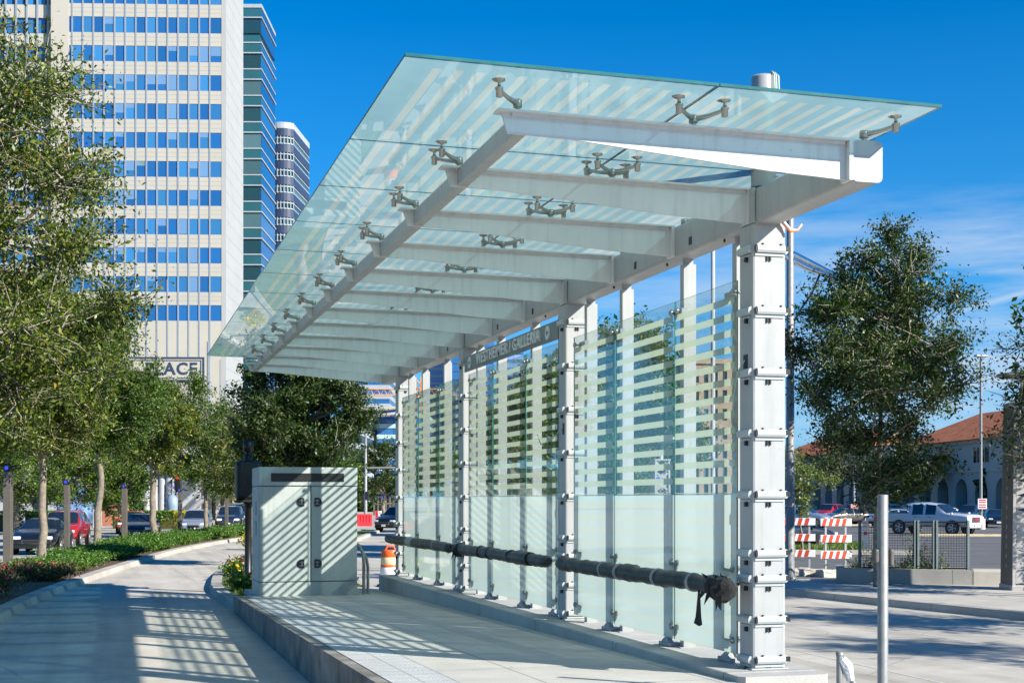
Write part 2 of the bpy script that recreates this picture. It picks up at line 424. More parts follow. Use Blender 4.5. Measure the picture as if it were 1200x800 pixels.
# plinth under the wall
mb = MB()
for y0, y1 in ((11.9,14.9),(14.9,17.9),(17.9,20.9),(20.9,23.9),(23.9,26.9),(26.9,29.45)):
    mb.bbox(5.385, 6.28, y0+.003, y1-.003, -.05, .625, .018)
mb.extr([(5.43,11.62),(6.22,11.62),(6.28,11.70),(6.28,11.897),(5.385,11.897),(5.385,11.69)], -.05, .622, lambda p,q,a:(p,q,a))
struct(mb.build('wall_plinth', M['plinth']))

# ------------------------------------------------------------------ bus shelter
SB = (5.87, 20.8, .625)
sh = thing('bus_shelter', 'long white steel bus shelter with striped glass wall and flat glass roof', 'bus shelter', SB)
def part(mb, name, mat, parent=sh, org=SB): return mb.build(name, mat, parent, org)
PX0, PX1 = 5.702, 6.036
PYC = [12.2+5.64*k for k in range(4)]
RY = [10.33+1.88*k for k in range(12)]
def ztop(x): return 5.125 - .0102*(x-2.78)
# main beam
mb = MB()
bx0, bx1, bz0, bz1, rr = 5.735, 6.005, 4.757, 5.092, .045
poly = []
for cx, cz, a0 in ((bx1-rr,bz1-rr,0),(bx0+rr,bz1-rr,90),(bx0+rr,bz0+rr,180),(bx1-rr,bz0+rr,270)):
    for k in range(5):
        a = R(a0+k*22.5); poly.append((cx+rr*math.cos(a), cz+rr*math.sin(a)))
mb.extr(poly, 10.27, 31.12, lambda p,q,a:(p,a,q), 0, True)
part(mb, 'beam', M['white'])
mb = MB()
for y in (13.6, 15.2, 19.3, 21.2, 24.6): mb.box(5.729,5.7345,y-.035,y+.035,4.82,4.9)
part(mb, 'cable_slot', M['black'])
mb = MB()
for y in (12.9, 14.4, 16.1, 18.9): mb.lathe([(.012,0),(.012,.03)],6,(5.80,y,4.727))
part(mb, 'fixing_bolt', M['darkmetal'])
M['gwire'] = paint('green_wire', (.35,.5,.42), .5)
# posts with clamp bands
BZ = [4.52,3.95,3.38,2.815,2.247,1.703,1.466,1.088,.717]
for k, yc in enumerate(PYC):
    y0, y1 = yc-.15, yc+.15
    mb = MB(); mb.bbox(PX0, PX1, y0, y1, .62, 4.7565, .022)
    mb.bbox(PX0, 5.733, y0, y1, 4.7570, 5.085, .010)
    mb.box(5.7332, 6.03, y0+.004, y0+.012, 4.70, 4.80)
    post = part(mb, 'post', M['white'])
    for z in BZ:
        mb = MB()
        h, e = .045, .028
        half = [(0,-h*.8),(.022,-h*.8),(.034,-h*.35),(.034,h*.3),(.022,h*.75),(0,h*.8)]
        mb.extr(half, PX0+.035, PX1-.015, lambda p,q,a:(a, y0-.001-p, z+q), 0, False)
        mb.extr(half, PX0+.035, PX1-.015, lambda p,q,a:(a, y1+.001+p, z+q), 0, False)
        mb.extr(half, y0+.02, y1-.02, lambda p,q,a:(PX0-.001-p, a, z+q), 0, False)
        mb.extr(half, y0+.02, y1-.02, lambda p,q,a:(PX1+.001+p, a, z+q), 0, False)
        mb.box(PX0+.02, PX1-.02, y0-.012, y0-.0012, z-h-.022, z-h-.004)
        mb.box(PX0-.012, PX0-.0012, y0+.05, y1-.05, z-h-.022, z-h-.004)
        nb = len(mb.m)
        mb.box(PX1-.012, PX1+.03, y0-.036, y0-.012, z-.018, z+.026)
        mb.box(PX0+.016, PX0+.032, y0-.03, y0-.002, z-.03, z+.026)
        for dx in (.135, .165):
            mb.box(PX0+dx, PX0+dx+.014, y0-.016, y0-.0012, z-h-.068, z-h-.024)
        mb.box(PX0-.03, PX0-.0012, y0+.10, y0+.13, z-h-.068, z-h-.024)
        mb.lathe([(.014,0),(.014,.008),(.009,.012)],8,(PX0+.09,y0-.022,z+h*.8)); mb.lathe([(.014,0),(.014,.008),(.009,.012)],8,(PX1-.06,y0-.022,z+h*.8))
        mb.m[nb:] = [1]*(len(mb.m)-nb)
        part(mb, 'clamp_band', [M['greysteel'], M['black']], post)
    mb = MB(); mb.bbox(PX0-.02, PX1+.02, y0-.02, y1+.02, .6255, .64, .004)
    part(mb, 'base_plate', M['white'], post)
# the paper scraps / open conduit boxes on the first posts
mb = MB(); mb.box(PX0-.008,PX0-.001,12.16,12.24,3.42,3.55); mb.box(PX0-.008,PX0-.001,17.74,17.80,3.05,3.2)
part(mb, 'junction_opening', M['black'])
mb = MB()
mb.tube([(PX0-.01,12.2,3.5),(PX0-.05,12.26,3.4),(PX0-.06,12.33,3.2),(5.66,12.42,2.95),(5.68,12.45,2.9)], .008, 6)
part(mb, 'loose_wire', M['gwire']); mb = MB()
mb.tube([(PX0-.01,17.76,3.15),(5.62,18.1,2.98),(5.64,18.6,2.95),(5.70,18.95,3.1)], .007, 6)
part(mb, 'loose_wire', M['gwire'])
mb = MB()
for q in range(2):
    mb.tube([(5.98,12.0+.03*q,4.78),(6.06,12.0,4.70-.02*q),(6.14,12.02,4.70),(6.19,12.03,4.76)], .012, 6, q)
part(mb, 'loose_wire', [paint('white_wire',(.75,.75,.75)), paint('orange_wire',(.8,.2,.04))])
# stub of the lamp mast above the first post
mb = MB(); mb.lathe([(.115,0),(.115,1.02),(.108,1.04),(.10,1.03),(.10,.95)],20,(5.88,12.2,5.08+.04))
mast = part(mb, 'mast_stub', M['white'])
mb = MB()
for q,(dx,dy) in enumerate(((.04,-.10),(.06,-.09),(.09,-.07))):
    mb.tube([(5.88+dx*.6,12.2+dy*.6,6.13),(5.88+dx,12.2+dy,6.185),(5.88+dx*1.25,12.2+dy*1.25,6.15),(5.88+dx*1.35,12.2+dy*1.3,5.98-.03*q)], .008, 6)
link('loose_wire', mb.mesh('loose_wire', paint('pale_green_wire',(.5,.6,.5)), SB), mast)
# rafters: tapered tee sections
M['rafter'] = paint('rafter_paint_lightened', (.66,.67,.655), .42, var=.05, sc=2.5, bump=.04, streak=True)  # paler than the shelter white to stand in for light through the roof
for k, y in enumerate(RY):
    mb = MB()
    xs = [(2.78,5.125-.015,4.955),(3.35,ztop(3.35)-.015,4.945),(4.2,ztop(4.2)-.015,4.875),(5.0,ztop(5.0)-.015,4.81),(5.7,ztop(5.7)-.015,4.775)]
    top = [(x+(.04 if i==0 else 0), a) for i,(x,a,b) in enumerate(xs)]; bot = [(x+(.09 if i==0 else 0), b) for i,(x,a,b) in enumerate(xs)]
    loop = top + bot[::-1]
    mb.extr(loop, y-.012, y+.012, lambda p,q,a:(p,a,q))
    mb.extr([(2.78,5.11),(5.70,ztop(5.7)-.015),(5.70,ztop(5.7)),(2.78,5.125)], y-.075, y+.075, lambda p,q,a:(p,a,q))
    for s in (-1,1):       # fillet between web and flange
        mb.extr([(2.9,5.1095),(5.69,ztop(5.69)-.0155),(5.69,ztop(5.69)-.04),(2.9,5.085)], y+s*.0125, y+s*.03, lambda p,q,a:(p,a,q))
    mb.box(5.7005,5.7335,y-.075,y+.075,4.765,ztop(5.7)-.001)
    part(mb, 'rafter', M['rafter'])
# purlin flats near the tips
mb = MB()
for k in range(11):
    mb.box(2.93,2.945,RY[k]+.0125,RY[k+1]-.0125,4.965,5.106); mb.box(2.9455,3.03,RY[k]+.0125,RY[k+1]-.0125,4.965,4.98)
part(mb, 'purlin', M['white'])
# spiders
def spider(x, y, arms):
    zr = ztop(x); zg = 5.337 - .0102*(x-1.986)
    mb = MB()
    mb.lathe([(.03,0),(.03,.012),(.022,.02),(.022,.03),(.036,.034),(.036,.085),(.03,.092)],10,(x,y,zr))
    for dx, dy in arms:
        mb.tube([(x,y,zr+.06),(x+dx*.5,y+dy*.5,zr+.075),(x+dx,y+dy,zr+.105)],[.024,.017,.015],6)
    o = part(mb, 'spider', M['stain'])
    for dx, dy in arms:
        zz = zr+.105
        mb = MB(); mb.lathe([(.018,-.055),(.026,-.05),(.026,.0),(.032,.004),(.032,.018),(.018,.022),(.013,.04),(.013,.058),(.046,.068),(.046,zg-.0005-zz-.012)],10,(x+dx,y+dy,zz))
        link('rotule', mb.mesh('rotule', M['stain'], SB), o)
for k, y in enumerate(RY):
    ys = (-.15,.15)
    if k == 0: ys = (-.17,)
    if k == 11: ys = (.17,)
    spider(2.95, y, [(-.19,d) for d in ys])
    spider(4.38, y, [(s*.19,d) for s in (-1,1) for d in ys])
    spider(5.87, y, [(.19,d) for d in ys])
# glass roof
GX = [1.986, 4.376, 4.384, 6.267]
YE = [9.82] + [RY[k] for k in range(1,11)] + [31.55]
M['edge'] = paint('glass_edge', (.035,.15,.13), .15, var=.2, spec=.8)
M['roofglass'] = pane_glass('roof_glass', (.085,.20,.225), haze=.60, hazec=(.55,.88,.88), axis='X', pitch=.162, wid=.068, off=.074,
                            lim=[('Y',.22,2.31),('X',.2,4.05)], frit=(.88,1.0,.84), streak=.10, printed=True)
M['roofglass2'] = pane_glass('roof_glass_mid', (.085,.20,.225), haze=.60, hazec=(.55,.88,.88), axis='X', pitch=.162, wid=.068, off=.074,
                            lim=[('Y',.07,2.2),('X',.2,4.05)], frit=(.88,1.0,.84), streak=.10, printed=True)
def zgl(x): return 5.337 - .0102*(x-1.986)
def roof_pane(x0, x1, y0, y1, mat):
    t = .022
    v = [(x0,y0,zgl(x0)-t),(x1,y0,zgl(x1)-t),(x1,y1,zgl(x1)-t),(x0,y1,zgl(x0)-t),(x0,y0,zgl(x0)),(x1,y0,zgl(x1)),(x1,y1,zgl(x1)),(x0,y1,zgl(x0))]
    mb = MB()
    mb.add(v, [(0,3,2,1)], 0); mb.add(v, [(4,5,6,7),(0,1,5,4),(1,2,6,5),(2,3,7,6),(3,0,4,7)], 1)
    mb.m[1] = 2
    o = link('roof_pane', mb.mesh('roof_pane', [mat, M['edge'], M['topfilm']], (1.986, y0, 5.3)), sh)
    o.location = (1.986-SB[0], y0-SB[1], 5.3-SB[2]); return o
M['topfilm'] = pane_glass('glass_top_face', (.97,.99,.985))
for k in range(11):
    for a, b in ((0,1),(2,3)):
        roof_pane(GX[a], GX[b], YE[k]+.004, YE[k+1]-.004, M['roofglass'] if k == 0 else M['roofglass2'])
# wall mullions and panes
GXW = 5.758
M['wallup'] = pane_glass('wall_glass_striped', (.90,.955,.945), haze=.03, hazec=(.75,.85,.82), axis='Z', pitch=.157, wid=.068, off=.06,
                         lim=[('Y',.05,1.79),('Z',.0,1.96)], frit_cov=.90, frit=(.53,.62,.46), fritT=.58)
M['walllow'] = pane_glass('wall_glass_frosted', (.60,.76,.75), haze=.90, hazec=(.64,.77,.72), axis='Z', pitch=.157, wid=.068, off=.0285,
                          frit_cov=.30, frit=(.68,.71,.52), fritT=.6)
M['wallend'] = pane_glass('wall_glass_back_face', (.97,.99,.985))
def wall_pane(y0, y1, z0, z1, mat, nm, x=GXW, t=.014):
    v = [(x,y0,z0),(x+t,y0,z0),(x+t,y1,z0),(x,y1,z0),(x,y0,z1),(x+t,y0,z1),(x+t,y1,z1),(x,y1,z1)]
    mb = MB(); mb.add(v, [(3,0,4,7)], 0); mb.add(v, [(1,2,6,5)], 2); mb.add(v, [(0,3,2,1),(4,5,6,7),(0,1,5,4),(2,3,7,6)], 1)
    o = link(nm, mb.mesh(nm, [mat, M['edge'], M['wallend']], (x, y0, z0)), sh)
    o.location = (x-SB[0], y0-SB[1], z0-SB[2]); return o
def rotule_wall(y, z):
    mb = MB(); mb.lathe([(.012,.075),(.012,.0),(.034,-.002),(.036,-.016),(.026,-.026),(.012,-.03)],12,(GXW,y,z),'x')
    return part(mb, 'rotule', M['stain'])
for k in range(3):
    c = PYC[k]; e = [c+.325, c+1.88, c+3.76, c+5.315]
    for j in range(3):
        y0, y1 = e[j]+(.008 if j else 0), e[j+1]-(.008 if j<2 else 0)
        wall_pane(y0, y1, 2.262, 4.295, M['wallup'], 'wall_pane_upper')
        wall_pane(y0, y1, .722, 2.258, M['walllow'], 'wall_pane_lower')
        for z in ((4.19,1.53,.85) if j else (4.19,1.53,.85)):
            rotule_wall(y0+.075, z); rotule_wall(y1-.075, z)
        mb = MB()       # feet of the pane
        mb.bbox(5.735,5.90,y0+.10,y0+.40,.626,.668,.006)
        mb.extr([(0,.668),(.22,.668),(.12,.722),(.06,.722)], 5.745, 5.80, lambda p,q,a:(a,y0+.13+p,q))
        part(mb, 'pane_shoe', M['white'])
    for y in (c+.56, c+1.885, c+3.765, c+5.08):
        mb = MB(); mb.bbox(5.84,5.985,y-.05,y+.05,.626,4.70,.006); mb.box(5.80,6.0,y-.07,y+.07,.6262,.636)
        mb.box(5.86,5.965,y-.02,y+.02,4.7003,4.7565)
        mu = part(mb, 'mullion', M['white'])
        mb = MB()
        for z in (4.19,1.53,.85): mb.box(5.79,5.8395,y-.12,y+.12,z-.03,z+.03)
        link('pane_bracket', mb.mesh('pane_bracket', M['stain'], SB), mu)
# sign board with raised letters
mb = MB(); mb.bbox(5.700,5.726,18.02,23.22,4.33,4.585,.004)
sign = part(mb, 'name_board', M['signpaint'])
def text_mesh(body, size, ext, mat, name, bold=0.0, spacing=1.0):
    cu = bpy.data.curves.new(name, 'FONT'); cu.body = body; cu.size = size; cu.extrude = ext; cu.align_x = 'CENTER'; cu.align_y = 'CENTER'
    cu.offset = bold; cu.space_character = spacing; cu.resolution_u = 3
    o = bpy.data.objects.new(name, cu); COL.objects.link(o)
    dg = bpy.context.evaluated_depsgraph_get(); me = bpy.data.meshes.new_from_object(o.evaluated_get(dg))
    bpy.data.objects.remove(o); me.materials.clear(); me.materials.append(mat); me.name = name
    return me
def text(body, size, ext, mat, name, parent, loc, rot, bold=0.0, spacing=1.0, scale=(1,1,1)):
    o = link(name, text_mesh(body, size, ext, mat, name, bold, spacing), parent)
    o.location = loc; o.rotation_euler = rot; o.scale = scale; return o
text('WESTHEIMER / GALLERIA', .235, .014, M['letter'], 'lettering', sign, (5.686-SB[0], 20.55-SB[1], 4.458-SB[2]), (R(90),0,R(-90)), .004, 1.06, (1.28,1,1))
for y in (18.45, 22.82):
    mb = MB(); mb.lathe([(.095,0),(.095,.016)],24,(5.6835,y,4.458),'x'); dsk = link('emblem', mb.mesh('emblem', M['letter'], SB), sign)
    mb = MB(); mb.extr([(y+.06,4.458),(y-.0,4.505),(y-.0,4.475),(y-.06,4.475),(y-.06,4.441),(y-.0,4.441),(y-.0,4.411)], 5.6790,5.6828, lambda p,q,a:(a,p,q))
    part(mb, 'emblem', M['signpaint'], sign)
# leaning rails wrapped in black film
for i, (ya, yb) in enumerate(((12.12,17.35),(17.75,23.05),(23.35,29.05))):
    rng = random.Random(i); pts, rad = [], []
    n = 46
    for k in range(n+1):
        y = ya + (yb-ya)*k/n
        pts.append((5.50+rng.uniform(-.008,.008), y, 1.39+rng.uniform(-.012,.008))); rad.append(.083+rng.choice((0,.003,.010,-.006,.020,.014))*rng.random())
    rad[0] *= .55; rad[1] *= .92; rad[-1] *= .6; rad[-2] *= .9
    mb = MB(); mb.tube(pts, rad, 14)
    rail = part(mb, 'leaning_rail', M['wrap'])
    mb = MB()
    for f in (.03,.5,.97):
        y = ya+(yb-ya)*f; mb.tube([(5.5,y,1.39),(5.62,y,1.40),(5.695,y,1.42)], .018, 8)
    link('rail_bracket', mb.mesh('rail_bracket', M['chrome'], SB), rail)
    for f in ((.16,.34,.56,.66) if i != 2 else (.2,.55)):
        y = ya+(yb-ya)*f; mb = MB(); mb.lathe([(.088,-.03),(.095,-.02),(.096,.02),(.088,.03)],16,(5.5,y,1.39),'y')
        link('tape_wrap', mb.mesh('tape_wrap', M['tape'] if i != 1 else M['cloth'], SB), rail)
    if i == 2:
        mb = MB(); mb.lathe([(.09,-.3),(.098,-.26),(.1,.24),(.09,.3)],16,(5.5,26.6,1.39),'y'); link('tape_wrap', mb.mesh('tape_wrap', M['tape'], SB), rail)
    if i in (0, 1):
        mb = MB(); rng = random.Random(40+i)       # bunched cloth
        yc = ya+.22 if i == 0 else yb-.3
        pts, rad = [], []
        for k in range(12):
            a = k/11; pts.append((5.49+rng.uniform(-.02,.02), yc-.26+.52*a, 1.38+rng.uniform(-.03,.02))); rad.append((.055+.05*math.sin(math.pi*a**.6))*rng.uniform(.72,1.25))
        rad[0] = .02; rad[1] *= .8; rad[-1] = .04
        mb.tube(pts, rad, 9, smooth=False)
        for q in range(14):
            a = rng.uniform(0,6.28); y = yc+rng.uniform(-.22,.22); p = Vector((5.49+.11*math.cos(a),y,1.38+.11*math.sin(a)))
            mb.add([p+Vector((0,-.06,0)),p+Vector((0,.06,0)),p+Vector((.03*math.cos(a)-.02,.02,.09*math.sin(a)-.05)),p+Vector((-.03,-.07,-.03))],[(0,1,2,3)])
        if i == 0:
            mb.extr([(0,0),(.03,0),(.05,-.26),(.07,-.33),(.0,-.35),(-.12,-.33),(-.07,-.26)], 5.40,5.408, lambda p,q,a:(a+.06*q*q,yc-.0+.28-p,1.34+q*1.0))
            mb.extr([(0,0),(.08,.02),(.05,-.12),(-.01,-.09)], 5.41,5.418, lambda p,q,a:(a,yc-.17-p,1.30+q))
        link('cloth_bundle', mb.mesh('cloth_bundle', M['cloth'], SB), rail)

# ------------------------------------------------------------------ cabinet on the platform end
cx0, cx1, cy0, cy1 = 2.72, 4.67, 27.8, 29.15
cz = zp(28.2)+.0
cz0 = zp(27.8)-.02; cz1 = 2.83
cb = thing('utility_cabinet', 'tall pale grey-green steel utility cabinet with two doors at the far end of the platform', 'cabinet', (3.69,28.4,cz0))
OG = (3.69,28.4,cz0)
mb = MB(); mb.bbox(cx0+.014,cx1-.014,cy0+.02,cy1-.014,cz0+.29,cz1-.375,.012); mb.build('body', M['cab'], cb, OG)
mb = MB(); mb.bbox(cx0+.012,cx1-.012,cy0-.012,cy1-.012,cz0,cz0+.282,.012); mb.build('base', M['cab'], cb, OG)
mb = MB(); mb.bbox(cx0+.012,cx1-.012,cy0-.014,cy1-.012,cz1-.365,cz1,.018); lid = mb.build('lid', M['cab'], cb, OG)
mb = MB(); mb.bbox(2.97,4.39,cy0-.026,cy0-.0145,2.548,2.712,.004); mb.build('black_slot', M['black'], cb, OG)
for x0, x1, hx, sg in ((cx0+.022,3.728,3.56,-1),(3.752,cx1-.022,3.86,1)):
    mb = MB(); mb.bbox(x0,x1,cy0-.012,cy0+.0195,cz0+.30,cz1-.38,.006); d = mb.build('door', M['cab'], cb, OG)
    for z in (2.15, .95):
        mb = MB(); n = 18
        mb.extr([(.085*sg*max(-.55,math.cos(2*math.pi*k/n))*1.12, .088*math.sin(2*math.pi*k/n)) for k in range(n)], cy0-.028, cy0-.0125, lambda p,q,a:(hx+p,a,z+q))
        h = mb.build('latch', M['black'], d, OG)
        mb = MB(); mb.bbox(hx-.05,hx+.05,cy0-.042,cy0-.029,z+.02,z+.038,.003); mb.bbox(hx-.012,hx+.012,cy0-.043,cy0-.0295,z-.05,z+.06,.003); mb.box(hx-.045,hx+.045,cy0-.038,cy0-.0285,z-.045,z-.032)
        mb.build('latch_lever', M['chromedark'], h, OG)
mb = MB(); mb.box(3.7285,3.7515,cy0+.004,cy0+.019,cz0+.30,cz1-.38); mb.box(cx0+.025,cx1-.025,cy0+.03,cy1-.03,cz0+.2825,cz0+.2895); mb.box(cx0+.025,cx1-.025,cy0+.03,cy1-.03,cz1-.3745,cz1-.3655); mb.build('seam', M['cabdark'], cb, OG)
mb = MB()
for z in (1.5,1.9): mb.bbox(cx0-.004,cx0+.0135,cy0+.45,cy0+.75,z,z+.28,.004)
mb.build('vent_panel', M['cab'], cb, OG)
# bent conduit beside the cabinet
mb = MB(); mb.tube([(4.82,28.0,zp(28)),(4.82,28.0,.95),(4.80,28.02,1.15),(4.74,28.05,1.28),(4.70,28.1,1.32)], .033, 10)
mb.tube([(4.91,28.05,zp(28)),(4.91,28.05,.85),(4.89,28.08,1.02),(4.84,28.1,1.12)], .03, 10)
tag(mb.build('conduit_pipe', M['galv']), 'bent grey conduit pipes rising beside the utility cabinet', 'pipe')
mb = MB(); mb.tube([(4.66,27.45,zp(27.45)+.02),(4.3,27.6,zp(27.6)+.02)],.012,6); 
mb.tube([(4.68,27.76,.68),(4.40,27.66,zp(27.6)+.03)],.018,8)
tag(mb.build('brace_rod', M['white']), 'thin white rod leaning against the lower corner of the cabinet', 'rod')
# signal pedestal wrapped in black, behind the cabinet
p0 = at(291, 33.2, .13)
pd = thing('signal_pedestal', 'black pedestal post with a signal box wrapped in black plastic beside the cabinet', 'pedestal', p0)
mb = MB(); mb.lathe([(.13,0),(.13,.06),(.085,.1),(.08,1.95),(.11,1.97),(.11,2.03)],14); mb.build('post', M['black'], pd)
mb = MB(); mb.bbox(-.30,.30,-.22,.22,2.04,2.98,.10); mb.build('wrapped_box', M['wrap'], pd)
mb = MB(); mb.bbox(-.32,.34,-.26,.26,2.0,2.06,.02); mb.build('tray', M['black'], pd)
mb = MB(); mb.lathe([(.10,2.97),(.10,3.1),(.07,3.12),(.07,3.18),(.12,3.2),(.12,3.42),(.09,3.44)],12); mb.build('cap', M['black'], pd)
mb = MB(); mb.box(.08,.2,-.232,-.222,2.14,2.4); mb.build('paper_tag', M['plate'], pd)

# ------------------------------------------------------------------ near posts
p0 = at(1034.5, 11.5, .0)
sp = thing('sign_post', 'bare grey round steel post without a sign, standing alone in front of the planter', 'post', p0)
mb = MB(); mb.lathe([(.043,-.02),(.043,2.235),(.038,2.24),(.037,2.2)],20); mb.build('pole', M['galv'], sp)
mb = MB(); mb.tube([(-.085,0,1.74),(.085,0,1.70)],.018,8); mb.bbox(.048,.085,-.04,.04,1.66,1.80,.014); mb.bbox(-.085,-.048,-.035,.035,1.69,1.80,.012); mb.build('bolt_clamp', M['cast'], sp)
p0 = at(984, 11.1, .0)
hr = thing('handrail_end', 'short galvanised handrail end wrapped with pale tape by the shelter corner', 'handrail', p0)
d = Vector((CA,-SA,0))
mb = MB(); mb.tube([(0,0,-.02),(0,0,1.0)],.026,12); mb.lathe([(.03,.985),(.03,1.01),(.02,1.015)],12); mb.build('upright', M['galv'], hr)
mb = MB(); mb.tube([(0,0,.98),tuple(d*.06+Vector((0,0,.86))),tuple(d*.40+Vector((0,0,.2))),tuple(d*.5)],.024,12); mb.build('sloping_rail', M['galv'], hr)
mb = MB(); mb.tube([tuple(d*.01+Vector((0,0,.96))),tuple(d*.055+Vector((0,0,.9))),tuple(d*.085+Vector((0,0,.79)))],[.036,.05,.032],9,smooth=False); mb.build('tape_wrap', paint('pale_tape',(.6,.62,.65),.4,bump=.5), hr)
mb = MB(); mb.bbox(-.075,-.03,-.03,.03,.5,.63,.006); mb.build('bracket', M['galv'], hr)

# ------------------------------------------------------------------ traffic drum, barriers, barricades
p0 = at(457.5, 35.8, .004)
dr = thing('traffic_drum', 'orange and white striped traffic drum on the far lane behind the glass wall', 'traffic drum', p0)
def band(z0,z1,r0,r1,nm,m):
    b = MB(); b.lathe([(r0-.004,z0),(r0,z0+.006),(r1,z1-.006),(r1-.004,z1)],24); b.build(nm,m,dr)
mb = MB(); mb.lathe([(.34,0),(.34,.06),(.29,.075)],24); mb.build('base', M['rubber'], dr)
band(.075,.30,.272,.262,'body_ring',M['orange']); band(.302,.50,.262,.252,'reflective_band',M['reflect']); band(.502,.56,.250,.247,'body_ring',M['orange'])
band(.562,.75,.246,.236,'reflective_band',paint('pale_orange_band',(.80,.62,.38),.5)); band(.752,.93,.234,.222,'body_ring',M['orange'])
mb = MB(); mb.tube([(-.12,0,.925),(-.08,0,1.02),(.08,0,1.02),(.12,0,.925)],.028,8); mb.build('handle', M['orange'], dr)
def barrier(u, D, L, lab, sgn):
    o = thing('water_barrier', lab, 'barrier', at(u,D,.004), YAW*-1, 'red barriers closing the far lane')
    mb = MB(); mb.extr([(-.28,0),(.28,0),(.28,.1),(.17,.35),(.13,.95),(.10,1.0),(-.10,1.0),(-.13,.95),(-.17,.35),(-.28,.1)], -L/2, L/2, lambda p,q,a:(a,p,q)); mb.build('body', M['redplas'], o)
    mb = MB()
    for k in range(5):
        x = -L/2+L*(k+.5)/5; mb.bbox(x-.06,x+.06,-.20,-.125,.3,.9,.02)
    mb.build('rib', M['redplas'], o)
    if sgn:
        mb = MB(); mb.bbox(-L*.33,L*.33,-.235,-.215,.3,.98,.01); b = mb.build('sign_plate', M['reflect'], o)
        text('ROAD', .34, .004, M['ink'], 'lettering', b, (0,-.24,.78), (R(90),0,0)); text('CLOSED', .30, .004, M['ink'], 'lettering', b, (0,-.24,.46), (R(90),0,0))
barrier(427, 118, 1.25, 'red plastic water barrier without a sign standing at the cabinet edge', False)
barrier(450, 150, 1.8, 'red plastic water barrier carrying a white road closed sign', True)
def stripe_board(L, h):     # white board with slanted orange-red stripes
    mb = MB(); mb.bbox(-L/2,L/2,-.02,.02,-h/2,h/2,.006)
    st = MB(); x = -L/2+.03
    while x < L/2-.17:
        st.hexa([(x,-.026,-h/2+.004),(x+.11,-.026,-h/2+.004),(x+.11,-.0205,-h/2+.004),(x,-.0205,-h/2+.004),(x+.06,-.026,h/2-.004),(x+.17,-.026,h/2-.004),(x+.17,-.0205,h/2-.004),(x+.06,-.0205,h/2-.004)]); x += .205
    return mb, st
def barricade(p, rot, lab, L=1.75):
    o = thing('barricade', lab, 'barricade', p, rot, 'striped barricades across the driveway')
    for z in (.52,1.0,1.48):
        a, b = stripe_board(L,.22)
        bo = a.build('board', M['reflect'], o); bo.location = (0,-.045,z); so = b.build('red_stripes', M['redpaint'], bo)
    for x in (-L*.32,L*.32):
        mb = MB(); mb.bbox(x-.03,x+.03,-.022,.022,.04,1.62,.006); mb.build('upright', M['white'], o)
        mb = MB(); mb.bbox(x-.035,x+.035,-.5,.5,.0,.045,.006); mb.build('foot', M['white'], o)
    return o
barricade(at(979,42.0,.05), -YAW+R(9), 'white and red striped barricade beside the planter wall', .96)
barricade(at(936,43.2,.05), -YAW-R(7), 'white and red striped barricade half hidden behind the bright signal mast', .98)
for i,(u,D,lab) in enumerate(((938,41.2,'sand bag of pale canvas leaning on the barricade foot by the pole'),(952,40.6,'broken pale concrete chunk lying in front of the two barricades'),(974,40.2,'grey concrete block with a dark end beside the planter wall'))):
    mb = MB(); bm = bmesh.new(); bmesh.ops.create_cube(bm,size=1); bmesh.ops.subdivide_edges(bm,edges=bm.edges,cuts=3,use_grid_fill=True); rg=random.Random(i)
    for v in bm.verts: v.co = Vector((v.co.x*(.5+.15*i), v.co.y*.38, v.co.z*.22+.11)) + Vector((rg.uniform(-.02,.02),rg.uniform(-.02,.02),rg.uniform(-.015,.015)))
    bm.verts.index_update(); mb.add([v.co.copy() for v in bm.verts],[[v.index for v in f.verts] for f in bm.faces]); bm.free()
    o = mb.build(('sand_bag','concrete_chunk','concrete_block')[i], M['kerb']); o.location = at(u,D,.0); o.rotation_euler=(0,0,-YAW+R(12*i)); tag(o, lab, ('sand bag','rubble','block')[i])

# ------------------------------------------------------------------ planter wall, wire fence
a = gp(980,683,.15); b = gp(1139,685,.15); dd = (b-a).normalized(); nn = Vector((-dd.y,dd.x,0))
def along(p, q, z): return a + dd*p + nn*q + Vector((0,0,z-a.z))
L = (b-a).length
pw = thing('planter', 'low grey concrete planter wall under the wire fence on the sidewalk', 'planter', a)
mb = MB(); fn = lambda p,q,c:(tuple(along(p,q,c)))
mb.hexa([along(0,0,.1),along(L,0,.1),along(L,.2,.1),along(0,.2,.1),along(0,0,.53),along(L,0,.50),along(L,.2,.50),along(0,.2,.53)])
mb.hexa([along(0,1.5,.1),along(L,1.5,.1),along(L,1.7,.1),along(0,1.7,.1),along(0,1.5,.53),along(L,1.5,.5),along(L,1.7,.5),along(0,1.7,.53)])
mb.hexa([along(0,.203,.1),along(.2,.203,.1),along(.2,1.497,.1),along(0,1.497,.1),along(0,.203,.53),along(.2,.203,.53),along(.2,1.497,.53),along(0,1.497,.53)])
mb.build('wall', M['wallconc'], pw, a)
mb = MB(); mb.hexa([along(.2,.2,.2),along(L,.2,.2),along(L,1.5,.2),along(.2,1.5,.2),along(.2,.2,.45),along(L,.2,.43),along(L,1.5,.43),along(.2,1.5,.45)]); mb.build('soil', M['mulch'], pw, a)
pb = thing('concrete_kerb_block', 'pale rounded concrete block between the planter and the lattice pylon', 'block', along(L,.1,.15))
mb = MB(); mb.bbox(0,1.35,-.05,.75,-.05,.36,.05); o = mb.build('block', M['side'], pb); o.rotation_euler = (0,0,math.atan2(dd.y,dd.x))
mb = MB(); mb.bbox(.9,1.5,-.12,-.055,-.05,.1,.02); o=mb.build('step', M['side'], pb); o.rotation_euler = (0,0,math.atan2(dd.y,dd.x))
fc = thing('wire_fence', 'dark wire mesh fence with green grey posts on the planter wall', 'fence', along(0,.35,.45))
FO = along(0,.35,.45)
